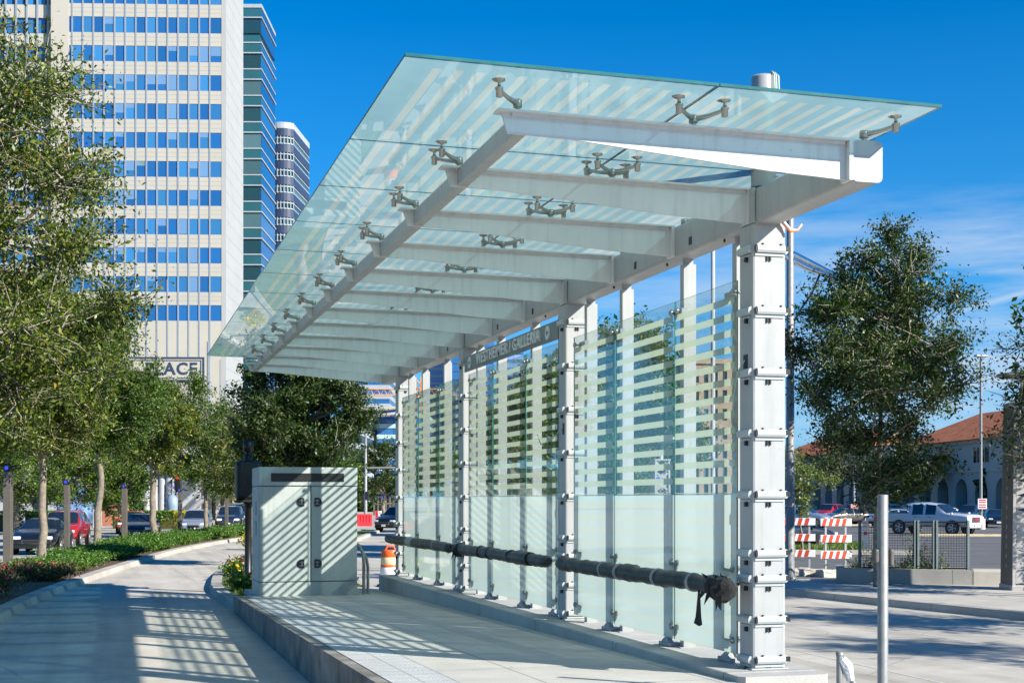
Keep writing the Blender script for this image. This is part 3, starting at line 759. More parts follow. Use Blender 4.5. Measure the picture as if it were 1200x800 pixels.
fx = [(1009-980)/159*L, (1076-980)/159*L, (1098-980)/159*L, (1136.5-980)/159*L]
for i, p in enumerate(fx):
    mb = MB(); c0 = along(p,.35,0)
    for k in (-.075,.0) if i in (1,2) else (-.04,):
        q = along(p+k,.35,0); mb.bbox(q.x-FO.x,q.x-FO.x+.062,q.y-FO.y-.03,q.y-FO.y+.03,-.2,1.24,.005)
    mb.build('fence_post', M['fence'], fc)
for i,(p0,p1) in enumerate(((fx[0]+.04,fx[1]-.08),(fx[1]+.08,fx[2]-.08),(fx[2]+.08,fx[3]-.05))):
    mb = MB()
    for z in (.08,1.2):
        mb.tube([along(p0,.35,.45+z)-FO, along(p1,.35,.45+z)-FO],.022,6)
    mb.build('fence_rail', M['darkmetal'], fc)
    mb = MB(); z = .13
    while z < 1.17: mb.tube([along(p0,.35,.45+z)-FO, along(p1,.35,.45+z)-FO],.0045,4); z += .062
    p = p0+.04
    while p < p1: mb.tube([along(p,.35,.53)-FO, along(p,.35,1.65)-FO],.0045,4); p += .062
    mb.build('wire_mesh', M['darkmetal'], fc)
# small red and white notice on the fence post
no = thing('notice_sign', 'small white notice with red lettering on the first fence post', 'sign', along(fx[0]+.12,.27,1.45))
mb = MB(); mb.bbox(-.075,.075,-.006,.006,.02,.24,.003); o=mb.build('plate', M['reflect'], no); o.rotation_euler=(0,0,-YAW)
text('NO', .085, .002, M['redtext'], 'lettering', o, (0,-.009,.175), (R(90),0,0)); text('PARK', .052, .002, M['redtext'], 'lettering', o, (0,-.009,.085), (R(90),0,0))
mb = MB(); mb.bbox(-.05,.05,-.006,.006,-.42,-.02,.003); o2=mb.build('plate', M['reflect'], no); o2.rotation_euler=(0,0,-YAW)
mb = MB(); mb.bbox(-.042,.042,-.009,-.0065,-.12,-.04,.001); mb.build('red_panel', M['redtext'], o2)

# ------------------------------------------------------------------ lattice pylons, brown light posts, poles
def lattice_faces(mb, w0, w1, h, nseg, wide=.075):
    """four corner angles plus X bracing on each side, tapering from w0 to w1"""
    def wv(z): return (w0+(w1-w0)*z/h)/2
    for sx in (-1,1):
        for sy in (-1,1):
            mb.hexa([(sx*wv(0)-.035,sy*wv(0)-.035,0),(sx*wv(0)+.035,sy*wv(0)-.035,0),(sx*wv(0)+.035,sy*wv(0)+.035,0),(sx*wv(0)-.035,sy*wv(0)+.035,0),
                     (sx*wv(h)-.03,sy*wv(h)-.03,h),(sx*wv(h)+.03,sy*wv(h)-.03,h),(sx*wv(h)+.03,sy*wv(h)+.03,h),(sx*wv(h)-.03,sy*wv(h)+.03,h)])
    for k in range(nseg):
        z0, z1 = .15+(h-.2)*k/nseg, .15+(h-.2)*(k+1)/nseg
        for sd in range(4):
            an = sd*math.pi/2; c, s = math.cos(an), math.sin(an)
            def P(t, z, o=0): 
                w = wv(z)+o; x, y = t*wv(z), -w
                return (x*c-y*s, x*s+y*c, z)
            for t0, t1 in ((-.86,.86),(.86,-.86)):
                d = wide
                o = .004 if t0 < 0 else -.008
                mb.hexa([P(t0,z0,o),P(t0,z0+d,o),P(t0,z0+d,o+.012),P(t0,z0,o+.012),P(t1,z1-d,o),P(t1,z1,o),P(t1,z1,o+.012),P(t1,z1-d,o+.012)])
def pylon(p, h, w0, w1, rot, lab, grp=None, nseg=16, lamp=False, wide=.075):
    o = thing('lattice_pylon', lab, 'pylon', p, rot, grp)
    mb = MB(); lattice_faces(mb, w0, w1, h, nseg, wide); mb.build('lattice', M['pylon'], o)
    mb = MB(); mb.bbox(-w1/2-.05,w1/2+.05,-w1/2-.05,w1/2+.05,h,h+.05,.01); mb.build('cap', M['pylon'], o)
    mb = MB(); mb.bbox(-w0/2-.06,w0/2+.06,-w0/2-.06,w0/2+.06,-.02,.12,.02); mb.build('base', M['pylon'], o)
    mb = MB(); mb.lathe([(.07,-.02),(.07,.02),(.05,.04)],10,(-w0*.3,-w0/2-.03,h*.82),'y'); mb.build('blue_light', M['bluelamp'], o)
    if lamp:
        mb = MB(); mb.tube([(.0,0,h),(.03,0,h+.25),(.10,0,h+.62)],[.09,.07,.05],10); mb.build('lamp_arm', M['pylon'], o)
        mb = MB(); mb.lathe([(.05,.56),(.72,.66),(.74,.69),(.70,.72),(.2,.80),(.05,.82)],24,(.12,0,h)); mb.build('lamp_disc', M['pylon'], o)
    return o
M['bluelamp'] = emit('blue_lamp', (.05,.09,.9), .8)
pp = at(1200,32.5,.15)
npy = pylon(pp, 4.2, .74, .64, -YAW, 'steel lattice pylon with a flat disc lamp on the sidewalk', nseg=12, lamp=True, wide=.2)
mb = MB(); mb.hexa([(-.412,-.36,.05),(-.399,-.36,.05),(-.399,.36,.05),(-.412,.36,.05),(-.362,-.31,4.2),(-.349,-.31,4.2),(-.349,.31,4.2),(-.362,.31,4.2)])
mb.build('shaded_side_plate', M['bronze'], npy)  # dark brown puts the shade of this pylon face into its colour
mb = MB()
for k in range(16):
    z = .5+.22*k; x = -.4135+.05*(z-.05)/4.15; mb.hexa([(x-.004,-.02,z),(x+.003,-.02,z),(x+.003,.02,z),(x-.004,.02,z),(x-.0025,-.02,z+.09),(x+.0045,-.02,z+.09),(x+.0045,.02,z+.09),(x-.0025,.02,z+.09)])
mb.build('side_slots', M['pylon'], npy)
# wire cage with climbing stems round the pylon foot is the ivy below
LP = [(23,92,3.7,'pale lattice pylon behind the black sedan'),(72,104,3.3,'pale lattice pylon behind the red car roof'),(114,112,3.4,'pale lattice pylon beside the red brick kiosk'),
      (206,120,3.9,'pale lattice pylon under the blue canopy'),(231,128,4.2,'pale lattice pylon beside the traffic signal')]
for u,D,h,lab in LP: pylon(at(u,D,.02), h, .62, .5, -YAW+R(20), lab, 'lattice pylons along the avenue', nseg=9)
pylon(at(774,46,.15), 3.3, .5, .44, -YAW+R(10), 'lattice pylon with a lamp seen through the glass bay by the thick end post', nseg=10, lamp=True)
BP = [(9.5,45.6,3.1,.25,'brown steel post with a blue light beside the rose bushes'),(78.5,54,2.75,.19,'brown steel post with a blue light beside the pale tree trunk'),
      (146,70,2.75,.24,'brown steel post in front of the black sedan with a plate'),(211,77,2.6,.2,'brown steel post beside the silver car'),(265.5,93,2.55,.2,'brown steel post in front of the dark blue patrol car')]
for u,D,h,w,lab in BP:
    o = thing('light_post', lab, 'light post', at(u,D,.1), -YAW, 'brown light posts along the lane kerb')
    mb = MB(); mb.bbox(-w/2,w/2,-w/2,w/2,-.1,h-.1,.01); mb.build('column', M['bronze'], o)
    mb = MB(); mb.lathe([(.11,-.06),(.14,-.04),(.14,.05),(.10,.07)],14,(-.02,-.04,h+.02),'y'); hd = mb.build('lamp_head', M['darkmetal'], o)
    mb = MB(); mb.lathe([(.06,-.075),(.06,-.065)],14,(-.02,-.04,h+.01),'y'); mb.build('blue_lens', M['bluelamp'], hd)
    mb = MB(); mb.tube([(.08,0,h+.02),(.24,.02,h+.10)],.03,8); mb.lathe([(.03,-.06),(.10,-.05),(.10,.02)],12,(.32,.02,h+.02),'z'); mb.build('side_lamp', M['darkmetal'], o)
for k in range(7):
    D = 150+8*k; u = 466-4.6*k
    o = thing('light_post', 'brown post of the far row between cabinet and shelter end', 'light post', at(u,D,0), -YAW, 'far row of brown posts with blue lights')
    mb = MB(); mb.bbox(-.13,.13,-.13,.13,0,2.6,.02); mb.build('column', M['bronze'], o)
    mb = MB(); mb.lathe([(.14,-.2),(.14,-.14)],10,(0,-.04,2.55),'y'); mb.build('blue_lens', M['bluelamp'], o)
# tall poles
p0 = gp(926,679,.15)
sg = thing('signal_mast', 'tall bright galvanised mast with an unfinished arm behind the near shelter post', 'mast', p0)
mb = MB(); mb.lathe([(.19,0),(.19,.08),(.115,.12),(.09,10.3),(.08,10.32)],18); mb.build('pole', M['galv'], sg)
ar = Vector((CA,-SA,0))
mb = MB()
for dz in (0,-.16): mb.tube([ar*-.15+Vector((0,0,8.42+dz)),ar*.5+Vector((0,0,8.1+dz)),ar*1.32+Vector((0,-.2,7.62+dz*.3))],[.085,.075,.05],10)
mb.build('arm', M['chrome'], sg)
mb = MB(); mb.tube([ar*.75+Vector((0,0,7.78)),ar*.55+Vector((0,0,7.3)),ar*.30+Vector((0,0,6.95)),ar*.1+Vector((0,0,6.6)),ar*.08+Vector((0,0,6.2))],.03,8); mb.build('cable', M['black'], sg)
p0 = at(835.5,39,.15)
o = thing('lamp_mast', 'slim white lamp mast seen through the glass bay by the thick end post', 'mast', p0)
mb = MB(); mb.lathe([(.13,0),(.13,.3),(.065,.34),(.055,10.6),(.04,10.62)],14); mb.build('pole', M['white'], o)
mb = MB(); mb.tube([(0,0,10.5),(.5,-.1,10.75),(1.2,-.3,10.8)],.04,8); mb.build('arm', M['white'], o)
o = thing('car_park_lamp', 'tall pale car park lamp pole with a red and white sign at its foot', 'lamp pole', at(1149.5,104,.012))
mb = MB(); mb.lathe([(.32,0),(.32,.75),(.28,.8)],16); mb.build('base', M['side'], o)
mb = MB(); mb.lathe([(.12,.8),(.09,12.6)],14); mb.build('pole', M['galv'], o)
mb = MB(); mb.bbox(-.5,.5,-.2,.2,12.6,12.75,.04); mb.build('lamp_head', M['white'], o)
mb = MB(); mb.bbox(-.33,.33,-.33,-.30,1.5,2.25,.01); b=mb.build('sign_plate', M['reflect'], o); b.rotation_euler=(0,0,-YAW)
mb = MB()
for z in (1.58,1.76,1.94,2.1): mb.box(-.26,.26,-.336,-.3305,z,z+.09)
mb.build('lettering', M['redtext'], b)
o = thing('car_park_lamp', 'white car park lamp pole behind the red car', 'lamp pole', at(1001,140,.012))
mb = MB(); mb.lathe([(.14,0),(.11,4.1)],12); mb.build('pole', M['white'], o)
mb = MB(); mb.bbox(-.4,.4,-.2,-.16,1.0,1.75,.01); b=mb.build('sign_plate', paint('pink_sign',(.75,.35,.33)), o); b.rotation_euler=(0,0,-YAW)
# poles in the gap beside the cabinet
o = thing('signal_pole', 'grey signal pole with a horizontal arm between cabinet and shelter end', 'pole', at(428.5,124,0), -YAW)
mb = MB(); mb.lathe([(.22,0),(.22,.4),(.15,.45),(.10,8.05)],12); mb.build('pole', M['galv'], o)
mb = MB(); mb.tube([(0,0,4.95),(3.2,0,4.98),(7.5,0,5.0)],[.09,.08,.06],8); mb.build('arm', M['galv'], o)
mb = MB(); mb.bbox(-.35,-.08,-.15,.15,1.6,2.5,.05); mb.bbox(.02,.3,-.2,.2,2.2,2.9,.05); mb.build('control_box', M['darkmetal'], o)
o = thing('traffic_signal', 'dark traffic signal with a red light beside the white portico', 'traffic signal', at(206.5,112,0), -YAW)
mb = MB(); mb.lathe([(.16,0),(.16,.3),(.09,.35),(.08,5.2)],10); mb.build('pole', M['darkmetal'], o)
mb = MB(); mb.bbox(-.1,.42,-.25,.2,2.9,4.3,.06); mb.build('head', M['darkmetal'], o)
mb = MB(); mb.lathe([(.15,-.30),(.13,-.255)],12,(.16,0,3.95),'y'); mb.build('red_light', emit('red_lamp',(1,.02,.02),1.3), o)
mb = MB(); mb.lathe([(.15,-.30),(.13,-.255)],12,(.16,0,3.5),'y'); mb.lathe([(.15,-.30),(.13,-.255)],12,(.16,0,3.1),'y'); mb.build('dark_lens', M['black'], o)
mb = MB(); mb.lathe([(.42,0),(.48,.5),(.48,1.0),(.3,1.3),(.1,1.4)],14,(-.3,0,1.2)); mb.build('round_cover', paint('blue_grey_cover',(.25,.33,.42)), o)
o = thing('arch_struts', 'pair of slanting pale steel arch struts behind the silver car', 'arch', at(236,118,0), -YAW)
for dx, m_ in ((0,'white'),(1.2,'pylon')):
    mb = MB(); mb.tube([(-3.0+dx,0,0),(-2.2+dx,0,1.2),(-.4+dx,.4,2.9),(2.0+dx,.8,4.4)],[.26,.25,.23,.2],10); mb.build('strut', M[m_], o)

# ------------------------------------------------------------------ vegetation
M['oak'] = leafmat('oak_leaves', [(0,(0.026,0.047,0.004)),(.35,(0.058,0.098,0.009)),(.62,(0.111,0.153,0.015)),(.84,(0.194,0.234,0.026)),(.965,(0.284,0.315,0.048)),(1,(0.335,0.173,0.019))])
M['oak2'] = leafmat('oak_leaves_green', [(0,(0.021,0.053,0.004)),(.4,(0.045,0.102,0.008)),(.75,(0.092,0.172,0.014)),(.95,(0.161,0.250,0.026)),(1,(0.215,0.281,0.039))])
M['oakdark'] = leafmat('oak_leaves_dark', [(0,(0.012,0.029,0.004)),(.45,(0.028,0.061,0.008)),(.8,(0.058,0.105,0.016)),(1,(0.123,0.182,0.031))])
M['limeleaf'] = leafmat('young_leaves', [(0,(.07,.11,.02)),(.5,(.14,.2,.035)),(1,(.28,.32,.08))])
M['shrubleaf'] = leafmat('shrub_leaves', [(0,(0.031,0.083,0.010)),(.5,(0.072,0.164,0.018)),(.85,(0.144,0.280,0.032)),(1,(0.227,0.380,0.057))])
M['roseleaf'] = leafmat('rose_leaves', [(0,(.025,.045,.012)),(.4,(.06,.085,.02)),(.62,(.13,.12,.03)),(.8,(.20,.09,.035)),(1,(.30,.13,.06))])
M['grassleaf'] = leafmat('grass_blades', [(0,(.06,.11,.015)),(.5,(.12,.19,.03)),(1,(.26,.3,.07))])
M['yellowleaf'] = leafmat('yellow_leaves', [(0,(.3,.28,.02)),(.6,(.5,.45,.03)),(1,(.7,.62,.08))])
M['pink'] = paint('pink_petal', (.75,.03,.12), .5, var=.2)
M['yel'] = paint('yellow_petal', (.85,.5,.01), .5, var=.15)
M['mauve'] = paint('mauve_petal', (.5,.15,.22), .5, var=.2)
def leaf_mesh(name, pts, size, mat, rng, up=.35, asp=.46, szvar=.35, axis=None):
    pts = np.asarray(pts, dtype=np.float64); n = len(pts)
    a = rng.normal(size=(n,3)); 
    if axis is not None: a = a*.6 + axis
    a /= np.linalg.norm(a,axis=1)[:,None]
    nr = rng.normal(size=(n,3)); nr[:,2] += up*2
    b = np.cross(nr, a); b /= (np.linalg.norm(b,axis=1)[:,None]+1e-9)
    nn_ = np.cross(a,b)
    L = size*(1+szvar*rng.normal(size=n)).clip(.4,1.9); L = L[:,None]
    v = np.empty((n,4,3))
    v[:,0] = pts-a*L*.5; v[:,1] = pts+b*L*asp*.5+nn_*L*.06; v[:,2] = pts+a*L*.5; v[:,3] = pts-b*L*asp*.5+nn_*L*.06
    me = bpy.data.meshes.new(name); me.vertices.add(n*4); me.loops.add(n*4); me.polygons.add(n)
    me.vertices.foreach_set('co', v.reshape(-1)); me.loops.foreach_set('vertex_index', np.arange(n*4, dtype=np.int32))
    me.polygons.foreach_set('loop_start', np.arange(0,n*4,4,dtype=np.int32)); me.polygons.foreach_set('loop_total', np.full(n,4,dtype=np.int32))
    me.materials.append(mat); me.update(calc_edges=True); return me
def tree(name, lab, p, trunk_h, trunk_r, cr, cz, nblob, ntwig, nleaf, lsize, mat, seed, group=None, lean=(0,0), crz=None, cat='tree', blob=(.26,.42), sparse=1.0, twigmat='twig', off=(0,0)):
    """trunk_h: height of the first fork; cr: crown radius; cz: crown centre height; crz: half height"""
    rng = np.random.default_rng(seed); crz = crz or cr
    o = thing(name, lab, cat, p, 0, group)
    top = Vector((lean[0]+off[0], lean[1]+off[1], cz+crz*.55))
    mb = MB(); pts, rad = [], []
    fork = Vector((lean[0]*.6, lean[1]*.6, trunk_h))
    for k in range(7):
        t = k/6; w = rng.normal(size=2)*trunk_r*.2*(0 if k == 0 else 1)
        pts.append((fork.x*t+w[0], fork.y*t+w[1], fork.z*t-.05)); rad.append(trunk_r*(1.28 if k == 0 else 1-.28*t))
    last = Vector(pts[-1])
    for k in range(1,6):
        t = k/5; w = rng.normal(size=2)*cr*.05
        q = last.lerp(top, t); pts.append((q.x+w[0], q.y+w[1], q.z)); rad.append(trunk_r*.7*(1-.86*t)+.008)
    mb.tube(pts, rad, 9); lead = [Vector(q) for q in pts[6:]]
    # blobs inside an irregular ellipsoid
    blobs = []
    for k in range(nblob):
        for _ in range(30):
            d = rng.normal(size=3); d /= np.linalg.norm(d); r = rng.random()**.45
            q = np.array([off[0]+d[0]*cr*r, off[1]+d[1]*cr*r, cz+d[2]*crz*r])
            sh_ = 1-.42*max(0,(q[2]-cz)/crz)**1.5 - .18*max(0,-(q[2]-cz)/crz)
            q[0] = off[0]+(q[0]-off[0])*sh_; q[1] = off[1]+(q[1]-off[1])*sh_
            if all(np.linalg.norm(q-b[0]) > cr*.22 for b in blobs): break
        blobs.append((q, cr*rng.uniform(*blob)))
    P_ = []
    for q, r in blobs:
        z0 = max(trunk_h*.9, min(q[2]-cr*.35, top.z)); c = min(lead, key=lambda w: abs(w.z-z0)+.3*(w-Vector(q)).length)
        mid = c.lerp(Vector(q), .5)+Vector((0,0,-.07*cr)) + Vector(rng.normal(size=3))*cr*.05
        mb.tube([c, mid, Vector(q)], [trunk_r*.34, trunk_r*.22, trunk_r*.10], 5, caps=False)
        for j in range(max(2, ntwig//nblob)):
            d = rng.normal(size=3); d /= np.linalg.norm(d); d[2] = d[2]*.8+.12
            e = q + d*r*rng.uniform(.7,1.45); s0 = q + d*r*.1 + rng.normal(size=3)*r*.12
            m_ = (s0+e)/2 + rng.normal(size=3)*r*.12
            mb.tube([s0, m_, e], [.016*cr/2.5, .011*cr/2.5, .004*cr/2.5], 3, m=1, caps=False)
            k = max(4, int(nleaf/ntwig*rng.uniform(.5,1.5)))
            t = rng.random(k)**.7; seg = np.where(t[:,None]<.5, s0+(m_-s0)*t[:,None]*2, m_+(e-m_)*(t[:,None]*2-1))
            P_.append(seg + rng.normal(size=(k,3))*r*.155*sparse)
    mb.build('trunk', [M['bark'], M[twigmat]], o)
    link('crown', leaf_mesh('crown', np.concatenate(P_), lsize, mat, rng), o)
    return o
OAK = 'street oaks in the planting bed along the lane'
# left side, from the camera outwards
tree('oak_tree', 'large oak crown reaching in in front of the cream tower, its trunk out of view', at(-58,27,.1), 4.3, .2, 3.25, 7.2, 68, 1900, 135000, .088, M['oak'], 1, OAK, crz=4.3, sparse=1.1, blob=(.2,.34), off=(.1,0))
tree('oak_tree', 'oak with the pale bare trunk standing in front of the black sedan', at(49.5,46,.1), 3.55, .145, 2.9, 6.2, 54, 1300, 90000, .105, M['oak'], 2, OAK, crz=2.75, blob=(.22,.36))
tree('oak_tree', 'oak with a crooked trunk between the red car and the dark sedan', at(113,60,.1), 3.1, .17, 2.75, 6.75, 46, 1100, 76000, .12, M['oak2'], 3, OAK, lean=(.35,0), crz=2.9)
tree('oak_tree', 'oak with a slim trunk beside the black sedan with a white plate', at(180,70,.1), 3.4, .18, 1.95, 5.55, 34, 760, 40000, .13, M['oak'], 4, OAK, crz=2.3)
tree('oak_tree', 'light airy oak standing by the silver car under the tower sign', at(241,80,.1), 2.6, .14, 2.6, 5.6, 32, 640, 28000, .13, M['oak2'], 5, OAK, crz=3.4, sparse=1.25)
tree('oak_tree', 'broad dark oak in the island bed close behind the utility cabinet', at(350,46,.13), 2.5, .2, 2.3, 4.7, 50, 1200, 62000, .115, M['oakdark'], 6, 'oaks behind the cabinet', crz=2.1, blob=(.2,.34))
tree('oak_tree', 'olive green oak farther back beside the black pedestal', at(292,72,.1), 2.4, .2, 2.3, 4.3, 24, 380, 11000, .15, M['oak'], 7, 'oaks behind the cabinet', crz=2.2)
tree('oak_tree', 'low pale olive tree between the cabinet top and the signal pole', at(388,86,.1), 1.4, .18, 2.0, 3.5, 22, 340, 14000, .14, M['oak2'], 8, 'oaks behind the cabinet', crz=1.6)
tree('oak_tree', 'dark spreading tree behind the signal pole arm', at(450,130,0), 1.8, .22, 3.0, 4.5, 26, 420, 16000, .2, M['oakdark'], 9, 'trees behind the signal pole', crz=2.8)
tree('oak_tree', 'dark green tree beside the signal pole top', at(412,140,0), 1.8, .22, 3.0, 4.2, 22, 360, 13000, .2, M['oak2'], 10, 'trees behind the signal pole', crz=2.5)
# across the avenue
for i,(u,D,cr,cz,lab) in enumerate(((20,88,3.6,4.9,'dense green tree across the avenue behind the first brown post'),(78,96,3.6,4.6,'dense green tree across the avenue above the red car'),
        (140,100,3.2,4.2,'dense green tree across the avenue above the brick kiosk'),(-25,80,3.4,4.8,'dense green tree across the avenue beyond the shaded rose bushes'),(268,150,4.6,6.0,'pale olive tree far down the avenue above the patrol car'))):
    tree('oak_tree', lab, at(u,D,.0), 2.2, .17, cr, cz, 30, 520, 26000, .19, M['oak2'] if i != 4 else M['oak'], 20+i, 'trees across the avenue', crz=cr*.9)
# right side row along the sidewalk
tree('oak_tree', 'full oak standing behind the bare sign post on the far sidewalk', at(1028,33.5,.15), 2.55, .085, 2.3, 5.35, 58, 1350, 62000, .088, M['oakdark'], 30, 'street oaks on the far sidewalk', crz=3.3, blob=(.22,.36), off=(.15,0))
tree('oak_tree', 'oak of which only branch tips hang in beside the lattice pylon', at(1276,29.5,.15), 2.3, .1, 2.45, 4.7, 30, 520, 12000, .085, M['oakdark'], 31, 'street oaks on the far sidewalk', crz=2.7, sparse=1.1)
for i,(u,D,cr,cz,lab) in enumerate(((735,50,2.5,4.9,'oak seen through the middle pane of the glass bay by the thick end post'),(690,60,2.6,5.2,'oak seen beside the second shelter post through the glass'),(772,66,2.6,5.2,'oak seen in front of the tan office block through the striped glass'),
        (632,58,2.4,4.3,'oak seen through the last pane of the middle glass bay'),(588,84,3.0,3.8,'low oak seen through the middle of the second glass bay'),(520,96,3.2,3.6,'low oak seen through the farthest glass bay'))):
    tree('oak_tree', lab, at(u,D,.15), 2.0, .11, cr, cz, 36, 860, 44000, .145, M['oak2'], 40+i, 'street oaks on the far sidewalk', crz=2.9 if i < 4 else 1.9)
for i,(x,y) in enumerate(((-6.8,-6),(-6.6,1.5),(-6.4,9),(-6.6,16.5),(-14,4),(-14.5,14),(-15,-5))):  # unseen oaks added to block sky and ground light from the lane side
    tree('oak_tree', 'unseen oak added beside the lane to dim light on the shelter', (x,y,.1), 2.6, .15, 3.1, 5.6, 22, 320, 9000, .19, M['oak2'], 70+i, 'added oaks outside the frame', crz=3.4)
for i,(x,y) in enumerate(((18.6,17.5),(19.6,9.5),(20.4,25.0))):
    tree('oak_tree', 'oak outside the view whose shade crosses the bus lane', (x,y,.15), 2.3, .1, 2.2, 4.8, 26, 420, 12000, .12, M['oakdark'], 33+i, 'shade oaks outside the frame', crz=2.9)
tree('young_tree', 'thin young tree with yellow green leaves beside the tall bright mast', at(940,52,.15), .8, .05, 1.15, 2.6, 14, 200, 3200, .10, M['limeleaf'], 50, None, crz=1.5, sparse=1.5)
tree('oak_tree', 'dark tree standing in front of the arcade behind the red sport utility', at(985,175,0), 2.5, .3, 5.5, 6, 16, 220, 5000, .34, M['oakdark'], 51, 'trees by the arcaded building', crz=4)
tree('oak_tree', 'dark tree in front of the arcade above the pick-up bed', at(1062,160,0), 2.5, .3, 4.5, 5.4, 16, 220, 5000, .32, M['oakdark'], 52, 'trees by the arcaded building', crz=4)
for i,(u,lab) in enumerate(((1154,'narrow dark cypress beside the arcade, the one nearer the lamp pole'),(1163,'narrow dark cypress close to the lattice pylon'))):
    tree('cypress_tree', lab, at(u,150,0), .6, .2, 1.0, 4.2, 14, 200, 5000, .22, M['oakdark'], 55+i, 'cypresses by the arcade', crz=3.9)

# shrubs
def shrub(name, lab, p, r, h, n, ls, mat, seed, group=None, flowers=None, nf=0, cat='shrub', axis=(0,0,1.0)):
    rng = np.random.default_rng(seed); o = thing(name, lab, cat, p, 0, group)
    mb = MB(); pts = []
    ns = 16
    for k in range(ns):
        a = rng.uniform(0,6.28); rr_ = r*rng.random()**.5
        tip = Vector((rr_*math.cos(a), rr_*math.sin(a), h*rng.uniform(.55,1.05)*(1-.35*(rr_/r)**2)))
        mb.tube([(tip.x*.3,tip.y*.3,-.03), (tip.x*.8,tip.y*.8,tip.z*.5), tip], [.012,.009,.004], 4, caps=False)
        m = n//ns; t = rng.random(m)**.6
        base = np.array([[tip.x*.3,tip.y*.3,0]]); e = np.array([tip]); q = base+(e-base)*t[:,None]
        q[:,:2] += rng.normal(size=(m,2))*r*.2; q[:,2] += rng.normal(size=m)*h*.06; q[:,2] = np.abs(q[:,2]); pts.append(q)
    mb.build('stems', M['twig'], o)
    link('foliage', leaf_mesh('foliage', np.concatenate(pts), ls, mat, rng, axis=np.array(axis)), o)
    for k in range(nf):
        a = rng.uniform(0,6.28); rr_ = r*rng.uniform(.2,1.0); s = rng.uniform(.035,.055)
        z = h*rng.uniform(.55,1.08)*(1-.25*(rr_/r)**2)
        b = MB(); c = (rr_*math.cos(a), rr_*math.sin(a), z)
        b.lathe([(s*.2,-s*.7),(s*.8,-s*.3),(s,.2*s),(s*.7,.6*s),(s*.25,.7*s)],7,c,smooth=False)
        b.build('blossom', flowers[int(rng.integers(len(flowers)))], o)
    return o
SG = 'green shrubs along the lane kerb'
place = ['shrub', 'green shrub']
lin = offset_line(kl, -1.35)
def along_line(line, Y):
    for i in range(len(line)-1):
        if line[i].y <= Y <= line[i+1].y:
            t = (Y-line[i].y)/(line[i+1].y-line[i].y); return line[i].lerp(line[i+1], t)
    return line[-1]
proto = []
for k in range(4):
    proto.append(shrub('green_shrub', 'one of the leafy green shrubs in the row behind the curving lane kerb', (0,0,.13), .75, .72, 3000, .095, M['shrubleaf'], 60+k, SG))
ys, i = 43.5, 0
while ys < 92:
    for off in (-.8, -1.75):
        q = along_line(offset_line(kl, off-.45), ys+(.5 if off < -1 else 0))
        s = random.uniform(.85,1.15); loc = (q.x+random.uniform(-.15,.15), q.y, .13)
        if i < 4: o = proto[i]; o.location = loc; o.rotation_euler = (0,0,random.uniform(0,6))
        else: o = dup(proto[i % 4], loc, random.uniform(0,6))
        o.scale = (s*1.05, s*1.05, s*(.55 if ys < 49 else .66 if ys < 56 else .8)); i += 1
    ys += 1.5
RS = 'rose bushes in the planting bed along the lane'
def bed(Y, off): q = along_line(offset_line(kl, off), Y); return (q.x, q.y, .13)
shrub('rose_bush', 'dark shaded rose bush beside the lane kerb, the darkest of the roses', bed(28.6,-1.15), 1.0, .72, 4600, .07, M['roseleaf'], 80, RS, [M['pink']], 5)
shrub('rose_bush', 'shaded rose bush between the darkest one and the rusty one', bed(32.0,-1.3), .95, .62, 4200, .07, M['roseleaf'], 81, RS, [M['pink']], 5)
shrub('rose_bush', 'rust and green rose bush with pink blooms at the foot of the pale trunk', bed(38.4,-1.05), .9, .56, 4600, .07, M['roseleaf'], 82, RS, [M['pink']], 5)
shrub('rose_bush', 'sparse rose bush behind the first brown post', bed(39.4,-2.3), .75, .45, 3000, .07, M['roseleaf'], 83, RS, [M['pink']], 5)
shrub('rose_bush', 'rose bush in front of the first brown post, set back from the kerb', bed(35.2,-2.2), .9, .5, 3600, .07, M['roseleaf'], 84, RS, [M['pink']], 5)
# flowers and grass in the island bed
FG = 'flower clumps in the island bed'
for i,(u,D,r,h,lab) in enumerate(((290,34.4,.42,.5,'flower clump with yellow and mauve blooms at the cabinet edge'),(279,38.6,.42,.42,'flower clump with yellow blooms behind the grass tuft'),(290,39.8,.6,.6,'flower clump beside the black pedestal post'),(292,32.4,.45,.5,'low flower clump touching the cabinet corner'))):
    shrub('flower_clump', lab, at(u,D,.13), r, h, 1500, .075, M['shrubleaf'] if i % 2 else M['roseleaf'], 90+i, FG, [M['yel'],M['mauve'],M['yel'],M['mauve']], 6, cat='flowers', axis=(0,0,.4))
shrub('flower_clump', 'flower clump with yellow heads by the hydrant side of the far bed', at(296,62,.13), .7, .7, 1200, .1, M['yellowleaf'], 96, FG, [M['yel']], 8, cat='flowers', axis=(0,0,.4))
# ground hugging grass on the beds (uncountable)
def blades(name, lab, poly_sampler, n, h, mat, seed, w=.02):
    rng = np.random.default_rng(seed); pts = np.array([poly_sampler(rng) for _ in range(n)])
    v = np.empty((n,3,3)); a = rng.uniform(0,6.28,n); d = np.stack([np.cos(a),np.sin(a),np.zeros(n)],1)
    hh = h*rng.uniform(.5,1.2,n); ln = rng.normal(size=(n,3))*h*.35; ln[:,2] = hh
    v[:,0] = pts-d*w; v[:,1] = pts+d*w; v[:,2] = pts+ln
    me = bpy.data.meshes.new(name); me.vertices.add(n*3); me.loops.add(n*3); me.polygons.add(n)
    me.vertices.foreach_set('co', v.reshape(-1)); me.loops.foreach_set('vertex_index', np.arange(n*3,dtype=np.int32))
    me.polygons.foreach_set('loop_start', np.arange(0,n*3,3,dtype=np.int32)); me.polygons.foreach_set('loop_total', np.full(n,3,dtype=np.int32))
    me.materials.append(mat); me.update(calc_edges=True)
    return tag(link(name, me), lab, 'grass', None, 'stuff')
ila, ira = offset_line(il,.42), offset_line(ir,-.42)
